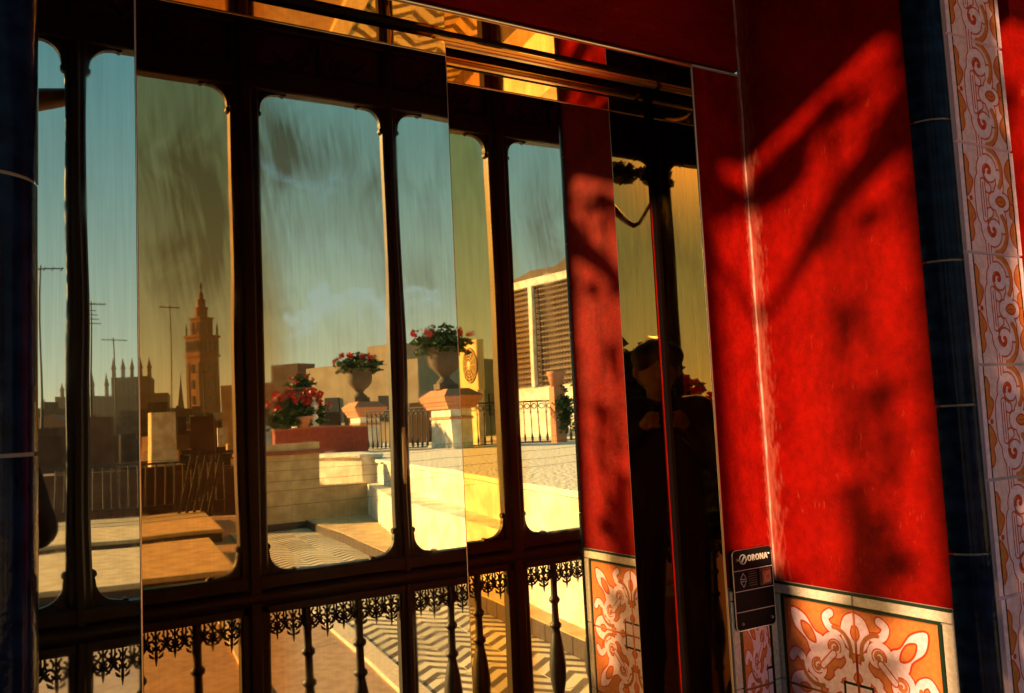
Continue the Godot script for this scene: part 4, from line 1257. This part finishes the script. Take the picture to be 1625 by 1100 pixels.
func roofs() -> void:
	# screened plant house on the right
	var dir := deg_to_rad(-6.0)
	var base := Vector3(13.87, 0.92, 20.0)
	# local x runs away from the lift, face looks to local -z side after the turn
	var t := thing("screened_house", "white roof house with large brown louvre screens", "building", base, dir - PI / 2)
	# local axes: x along the wall (positive towards far), z outwards towards the left
	var wall := MB.new()
	wall.box(Vector3(-3.0, 0.74, -1.5), Vector3(8.0, 1.48, 3.0))
	obj("wall", wall, M.white, t)
	obj("back_wall", MB.new().box(Vector3(-3.0, 2.9, -2.9), Vector3(8.0, 2.84, 0.2)), M.skirt, t)
	obj("frame_top", MB.new().bev(Vector3(-3.0, 4.60, -0.15), Vector3(8.0, 0.24, 0.34), 0.02), M.white, t)
	obj("frame_post", MB.new().bev(Vector3(-0.95, 2.98, -0.02), Vector3(0.18, 3.0, 0.14), 0.01), M.white, t)
	obj("frame_post", MB.new().bev(Vector3(0.95, 2.98, -0.1), Vector3(0.18, 3.0, 0.24), 0.01), M.white, t)
	for k in 19:
		var y := 1.50 + k * 0.160
		for q in [[-0.05, 1.78], [-4.0, 5.9]]:
			obj("slat", MB.new().box(Vector3(q[0] if q[0] > -1 else -3.99, y, -0.1), Vector3(q[1], 0.036, 0.03), Basis(Vector3.RIGHT, 0.5)), M.louver_bar, t)
	var gr := MB.new()
	for k in 60:
		gr.box(Vector3(-6.9 + k * 0.13, 3.0, -0.06), Vector3(0.014, 2.98, 0.014))
	obj("grid_bars", gr, M.louver, t).set_meta("kind", "stuff")
	obj("screen_back", MB.new().box(Vector3(-3.0, 2.98, -0.22), Vector3(7.9, 3.0, 0.03)), M.louver, t)
	obj("roof", MB.new().prism(PackedVector2Array([Vector2(-6.9, 0), Vector2(0.9, 0), Vector2(0.9, 0.10), Vector2(-0.5, 0.34), Vector2(-1.6, 0.30), Vector2(-2.6, 0.62), Vector2(-6.9, 0.80)]), 0.5, Transform3D(Basis(), Vector3(0, 4.722, -0.9))), M.stone, t)

	# air conditioner on a bracket block
	var ac := thing("air_conditioner", "pale air conditioner with round fan grille on a block behind the big pedestal", "air conditioner", T(7.55, 0.92, 15.4), TA - PI / 2)
	obj("casing", MB.new().bev(Vector3(0, 1.80, 0), Vector3(1.10, 1.12, 0.16), 0.015), M.metal_white, ac)
	obj("block", MB.new().box(Vector3(0, 0.62, 0), Vector3(0.95, 1.24, 0.16)), M.white, ac)
	var fan := MB.new()
	for r in [0.10, 0.17, 0.24, 0.31, 0.38]:
		var pts := []
		for k in 25: pts.append(Vector3(-0.16 + cos(TAU * k / 24) * r, 1.80 + sin(TAU * k / 24) * r, 0.105))
		fan.tube(pts, 0.009, 5, false)
	for k in 12: fan.tube([Vector3(-0.16 + cos(TAU * k / 12) * 0.09, 1.80 + sin(TAU * k / 12) * 0.09, 0.105), Vector3(-0.16 + cos(TAU * k / 12) * 0.39, 1.80 + sin(TAU * k / 12) * 0.39, 0.10)], 0.008, 5)
	obj("fan_grille", fan, M.metal_white, ac)
	obj("fan_well", MB.new().lathe([Vector2(0.0, 0.0), Vector2(0.40, 0.0), Vector2(0.41, -0.004)], 28), M.louver, ac).transform = Transform3D(Basis(Vector3.RIGHT, PI / 2), Vector3(-0.16, 1.80, 0.085))
	obj("fan_hub", MB.new().lathe([Vector2(0.0, 0.03), Vector2(0.09, 0.02), Vector2(0.10, 0.0)], 18), M.metal_white, ac).transform = Transform3D(Basis(Vector3.RIGHT, PI / 2), Vector3(-0.16, 1.80, 0.095))
	# pots at the right end of the roof railing
	var pk := thing("pink_pot", "pink clay pot on a stand at the right end of the roof railing", "pot", T(8.75, 0.92, 13.6), TA)
	obj("stand", MB.new().box(Vector3(0, 0.6, 0), Vector3(0.28, 1.2, 0.28)), M.terracotta, pk)
	obj("pot_body", MB.new().lathe([Vector2(0.0, 1.2), Vector2(0.14, 1.2), Vector2(0.19, 1.42), Vector2(0.22, 1.44), Vector2(0.22, 1.52), Vector2(0.19, 1.52), Vector2(0.0, 1.48)], 18), M.terracotta, pk)
	var tp := thing("trailing_plant", "dark trailing plant hanging over the roof railing below the pink pot", "plant", T(8.85, 0.92, 13.45), TA)
	obj("leaves", foliage(Vector3(0, 0.7, 0), Vector3(0.28, 0.65, 0.2), 700, 0.07, 611), M.leaf, tp).set_meta("kind", "stuff")
	# houses just behind
	house(Vector3(25.0, 0, 52), 11, 9, 4.7, 3, 0, 6, "white flat roofed house right of the middle urn", 3, -0.5)
	house(Vector3(31.0, 0, 60), 11, 9, 5.6, 3, 0, 6, "tall white house with roof hut behind the large urn", 3, -0.55)
	house(Vector3(21.0, 0, 64), 8, 8, 4.4, 2, 0, 6, "ochre house left of the middle urn", 2, -0.6)
	house(Vector3(40.0, 0, 70), 10, 9, 3.6, 3, 0, 6, "white block between the large urn and the louvre screens", 3, -0.5)

# a house: wall, windows, roof, roof hut; top is the eaves height
func house(at: Vector3, w: float, d: float, top: float, mi: int, roof: int, nwin: int, label: String, shade := 1, turn := 0.0, group := "") -> void:
	var y0 := -16.0
	var t := thing("house", label, "house", Vector3(at.x, y0, at.z), turn, group)
	var H := top - y0
	obj("wall", MB.new().box(Vector3(0, H / 2, 0), Vector3(w, H, d)), M.city[mi], t)
	if roof == 0:
		var pp := MB.new()
		for q in [[0, -d / 2 + 0.1, w, 0.2], [0, d / 2 - 0.1, w, 0.2], [-w / 2 + 0.1, 0, 0.2, d - 0.4], [w / 2 - 0.1, 0, 0.2, d - 0.4]]:
			pp.box(Vector3(q[0], H + 0.4, q[1]), Vector3(q[2], 0.8, q[3]))
		obj("parapet", pp, M.city[mi], t)
		var hx := rng.randf_range(-0.25, 0.25) * w
		obj("roof_hut", MB.new().box(Vector3(hx, H + 1.1, rng.randf_range(-0.2, 0.2) * d), Vector3(w * 0.28, 2.2, d * 0.3)), M.white if rng.randf() < 0.14 else M.city[mi], t)
	else:
		var poly := PackedVector2Array([Vector2(-w / 2 - 0.3, 0), Vector2(w / 2 + 0.3, 0), Vector2(0, w * 0.22)])
		obj("roof", MB.new().prism(poly, d + 0.6, Transform3D(Basis(), Vector3(0, H, -d / 2 - 0.3))), M.roof, t)
		obj("chimney", MB.new().box(Vector3(w * 0.2, H + w * 0.2, 0), Vector3(0.6, 1.8, 0.6)), M.city[mi], t.get_node("roof"))
	var wm := MB.new().box(Vector3.ZERO, Vector3(minf(1.1, w * 0.16), 1.5, 0.12)).mesh()
	for k in nwin:
		var o := obj("window", wm, M.glass_dark, t)
		var col := k % 3
		var row := k / 3
		o.position = Vector3((col - 1) * w * 0.3, H - 2.0 - row * 3.2, -d / 2 - 0.03)
	for k in 2:
		var o := obj("window", wm, M.glass_dark, t)
		o.transform = Transform3D(Basis(Vector3.UP, PI / 2), Vector3(-w / 2 - 0.03, H - 2.0, (k - 0.5) * d * 0.5))

func mast(at: Vector3, h: float, kind: int, label: String) -> void:
	var t := thing("antenna_mast", label, "antenna", at)
	obj("pole", MB.new().tube([Vector3.ZERO, Vector3(0, h * 0.5, 0), Vector3(0, h, 0)], [0.05, 0.045, 0.035], 6), M.wire, t)
	var y := h - 0.15
	obj("boom", MB.new().tube([Vector3(-0.75, y, 0.2), Vector3(0.75, y, -0.2)], 0.03, 5), M.wire, t)
	for k in 6:
		obj("element", MB.new().tube([Vector3(-0.7 + k * 0.28, y, -0.45), Vector3(-0.7 + k * 0.28, y + (0.12 if kind else 0.0), 0.45)], 0.022, 5), M.wire, t)
	if kind == 1:
		for k in 4:
			obj("element", MB.new().tube([Vector3(-0.5 + 0.08 * k, y - 0.9 + 0.2 * k, 0), Vector3(0.5 - 0.08 * k, y - 0.9 + 0.2 * k, 0)], 0.02, 5), M.wire, t)

# ------------------------------------------------------------------ the city
func city() -> void:
	var gnd := MB.new()
	gnd.quad(Vector3(-1500, -16, 1800), Vector3(1500, -16, 1800), Vector3(1500, -16, 13), Vector3(-1500, -16, 13))
	gnd.quad(Vector3(-1500, -16, 13), Vector3(1500, -16, 13), Vector3(1500, -16, -600), Vector3(-1500, -16, -600))
	tag(obj("ground", gnd, M.ground), "brown city ground between the houses", "ground", "", "structure")
	var bd := thing("host_building", "plain building that carries the landing and terrace", "building", Vector3(0, -16, 3))
	obj("wall", MB.new().box(Vector3(2.0, 7.7, -0.5), Vector3(16, 15.4, 20)), M.city[1], bd)
	bell_tower()
	cathedral()
	var words := ["low brown house with tiled roof", "dark flat roofed house", "ochre flat roofed house", "pale house with roof hut"]
	var rows := [[25, 11, "near the lattice railing"], [38, 15, "in the second roof row"], [58, 18, "in the third roof row"], [90, 21, "in mid city"], [140, 22, "before the cathedral"], [210, 18, "far off"]]
	var place := ["at the near end", "left of the masts", "under the masts", "left of the tower", "below the tower", "right of the tower", "behind the post", "behind the geraniums", "left of the middle urn", "behind the middle urn", "under the mullion"]
	var specs := []
	for r in rows.size():
		var n: int = rows[r][1]
		for i in n:
			var th := deg_to_rad(lerpf(-1.0, 31.0, (i + 0.5) / n) + rng.randf_range(-1.0, 1.0))
			var dist: float = rows[r][0] * rng.randf_range(0.88, 1.15)
			var el := deg_to_rad([-3.7, -2.6, -1.5, -0.3, 0.7, 1.5][r] + rng.randf_range(-0.45, 0.35))
			var top := 1.42 + dist * tan(el)
			var w: float = clampf(dist * 0.046 * rng.randf_range(0.6, 1.4), 2.2, 11.0)
			var mi: int = [0, 1, 1, 2, 1, 0, 1, 1, 0, 3][rng.randi() % 10]
			if r < 2 and mi > 1: mi = 1
			var rf := 1 if rng.randf() < 0.25 else 0
			var nm: String = ("pitched " if rf else "flat roofed ") + ["brown", "dark", "ochre", "white"][mi] + " house %s %s" % [rows[r][2], place[clampi(int(float(i) / n * 11.0), 0, 10)]]
			specs.append([nm, top, th, dist, w, mi, rf, th + rng.randf_range(-0.5, 0.5)])
	for q in specs:
		var same := []
		for o in specs:
			if o[0] == q[0]: same.append(o[1])
		same.sort()
		var nm: String = q[0]
		if same.size() == 2: nm += ", lower of two" if q[1] == same[0] else ", taller of two"
		elif same.size() > 2: nm += ", %s of %s by height" % [["lowest", "second", "third", "fourth", "fifth"][same.find(q[1])], ["three", "four", "five"][same.size() - 3]]
		house(Vector3(sin(q[2]) * q[3], 0, cos(q[2]) * q[3]), q[4], q[4] * 0.8, q[1], q[5], q[6], 6 if q[4] > 4.0 else 3, nm, 1, q[7], "houses of the city beyond the terrace")
	mast(Vector3(2.2, 0.2, 41.5), 9.2, 0, "tall mast with a flat aerial left of the narrow post")
	mast(Vector3(4.1, 0.0, 41.0), 7.8, 1, "mast with a many barred aerial right of the narrow post")
	mast(Vector3(11.0, 0.0, 61), 10.6, 0, "tall thin mast with box aerial left of the bell tower")
	mast(Vector3(7.6, 0.0, 62), 8.4, 0, "thin mast right of the many barred aerial")
	mast(Vector3(19.0, 0.0, 88), 8.0, 0, "small mast above the geraniums")

func bell_tower() -> void:
	var t := thing("bell_tower", "tall square brick bell tower with arcaded belfry and tiered lantern", "tower", Vector3(97.0, -16, 462), -0.46)
	var k := 1.0
	var W := 12.0
	obj("shaft", MB.new().box(Vector3(0, 29, 0), Vector3(W, 58, W)), M.brick, t)
	for s in 4:
		var b := Basis(Vector3.UP, s * PI / 2)
		for c in [-1, 1]:
			obj("sunk_panel", MB.new().box(b * Vector3(c * 4.2, 43, W / 2 + 0.1), Vector3(2.4, 24, 0.5), b), M.cath, t)
		for y in [36.0, 44.0, 52.0]:
			obj("window", MB.new().box(b * Vector3(0, y, W / 2 + 0.15), Vector3(1.9, 4.2, 0.6), b), M.glass_dark, t)
		for c in [-3, -1, 1, 3]:
			obj("belfry_arch", MB.new().box(b * Vector3(c * 1.45, 63.4, W / 2 + 0.32), Vector3(1.5, 5.2, 0.5), b), M.glass_dark, t)
		obj("pinnacle", MB.new().lathe([Vector2(0.7, 69.5), Vector2(0.5, 71.5), Vector2(0.7, 72.2), Vector2(0.15, 75.5), Vector2(0.0, 76.5)], 8), M.cath, t).position = b * Vector3(W / 2 - 0.4, 0, W / 2 - 0.4)
	obj("cornice", MB.new().box(Vector3(0, 58.5, 0), Vector3(W + 1.2, 1.0, W + 1.2)), M.brick, t)
	obj("belfry", MB.new().box(Vector3(0, 63.5, 0), Vector3(W + 0.3, 9.0, W + 0.3)), M.brick, t)
	obj("cornice", MB.new().box(Vector3(0, 68.6, 0), Vector3(W + 1.4, 1.2, W + 1.4)), M.brick, t)
	obj("upper_tier", MB.new().box(Vector3(0, 73.5, 0), Vector3(8.2, 8.8, 8.2)), M.brick, t)
	for s in 4:
		var b := Basis(Vector3.UP, s * PI / 2)
		for c in [-1, 1]: obj("tier_window", MB.new().box(b * Vector3(c * 1.9, 73.5, 4.15), Vector3(1.5, 5.0, 0.4), b), M.glass_dark, t)
	obj("tier_cornice", MB.new().box(Vector3(0, 78.2, 0), Vector3(9.2, 0.8, 9.2)), M.brick, t)
	obj("lantern", MB.new().lathe([Vector2(3.3, 78.5), Vector2(3.3, 83.0), Vector2(3.8, 83.2), Vector2(3.6, 84), Vector2(2.3, 84.2), Vector2(2.2, 87.5), Vector2(2.6, 87.8), Vector2(1.4, 88.6), Vector2(1.2, 91), Vector2(0.5, 92.5), Vector2(0.35, 93.5)], 10), M.brick, t)
	obj("statue", MB.new().lathe([Vector2(0.3, 93.4), Vector2(0.75, 94.5), Vector2(0.6, 96.0), Vector2(0.3, 96.6), Vector2(0.32, 97.2), Vector2(0.0, 97.6)], 8), M.cath, t)

func cathedral() -> void:
	var t := thing("cathedral", "dark cathedral nave with rows of pinnacles left of the bell tower", "church", Vector3(52, -16, 440), 0.2)
	obj("nave", MB.new().box(Vector3(0, 19, 0), Vector3(46, 38, 34)), M.cath, t)
	obj("transept", MB.new().box(Vector3(8, 23, -2), Vector3(16, 46, 30)), M.cath, t)
	obj("aisle", MB.new().box(Vector3(-18, 14, -16), Vector3(70, 28, 16)), M.cath, t)
	var pin := MB.new().lathe([Vector2(0.9, 0.0), Vector2(0.8, 4.0), Vector2(1.1, 4.3), Vector2(0.35, 7.5), Vector2(0.0, 9.5)], 6).mesh()
	for k in 12:
		var o := obj("pinnacle", pin, M.cath, t)
		o.position = Vector3(-50 + k * 6.0, 28 if k < 5 else 37.5, -23 if k < 5 else -17)
		o.scale = Vector3(1, 0.7 + 0.5 * rng.randf(), 1)
	for k in 5:
		var o := obj("pinnacle", pin, M.cath, t)
		o.position = Vector3(1 + k * 3.6, 45.5, -16)
	var sp := obj("spire", MB.new().lathe([Vector2(2.2, 0.0), Vector2(2.0, 22.0), Vector2(2.5, 23.0), Vector2(0.6, 40), Vector2(0.0, 48)], 8), M.cath, t)
	sp.position = Vector3(29, 0, -12)
	for k in 7:
		obj("window", MB.new().box(Vector3(-44 + k * 9, 20, -24.1), Vector3(3, 9, 0.4)), M.glass_dark, t)
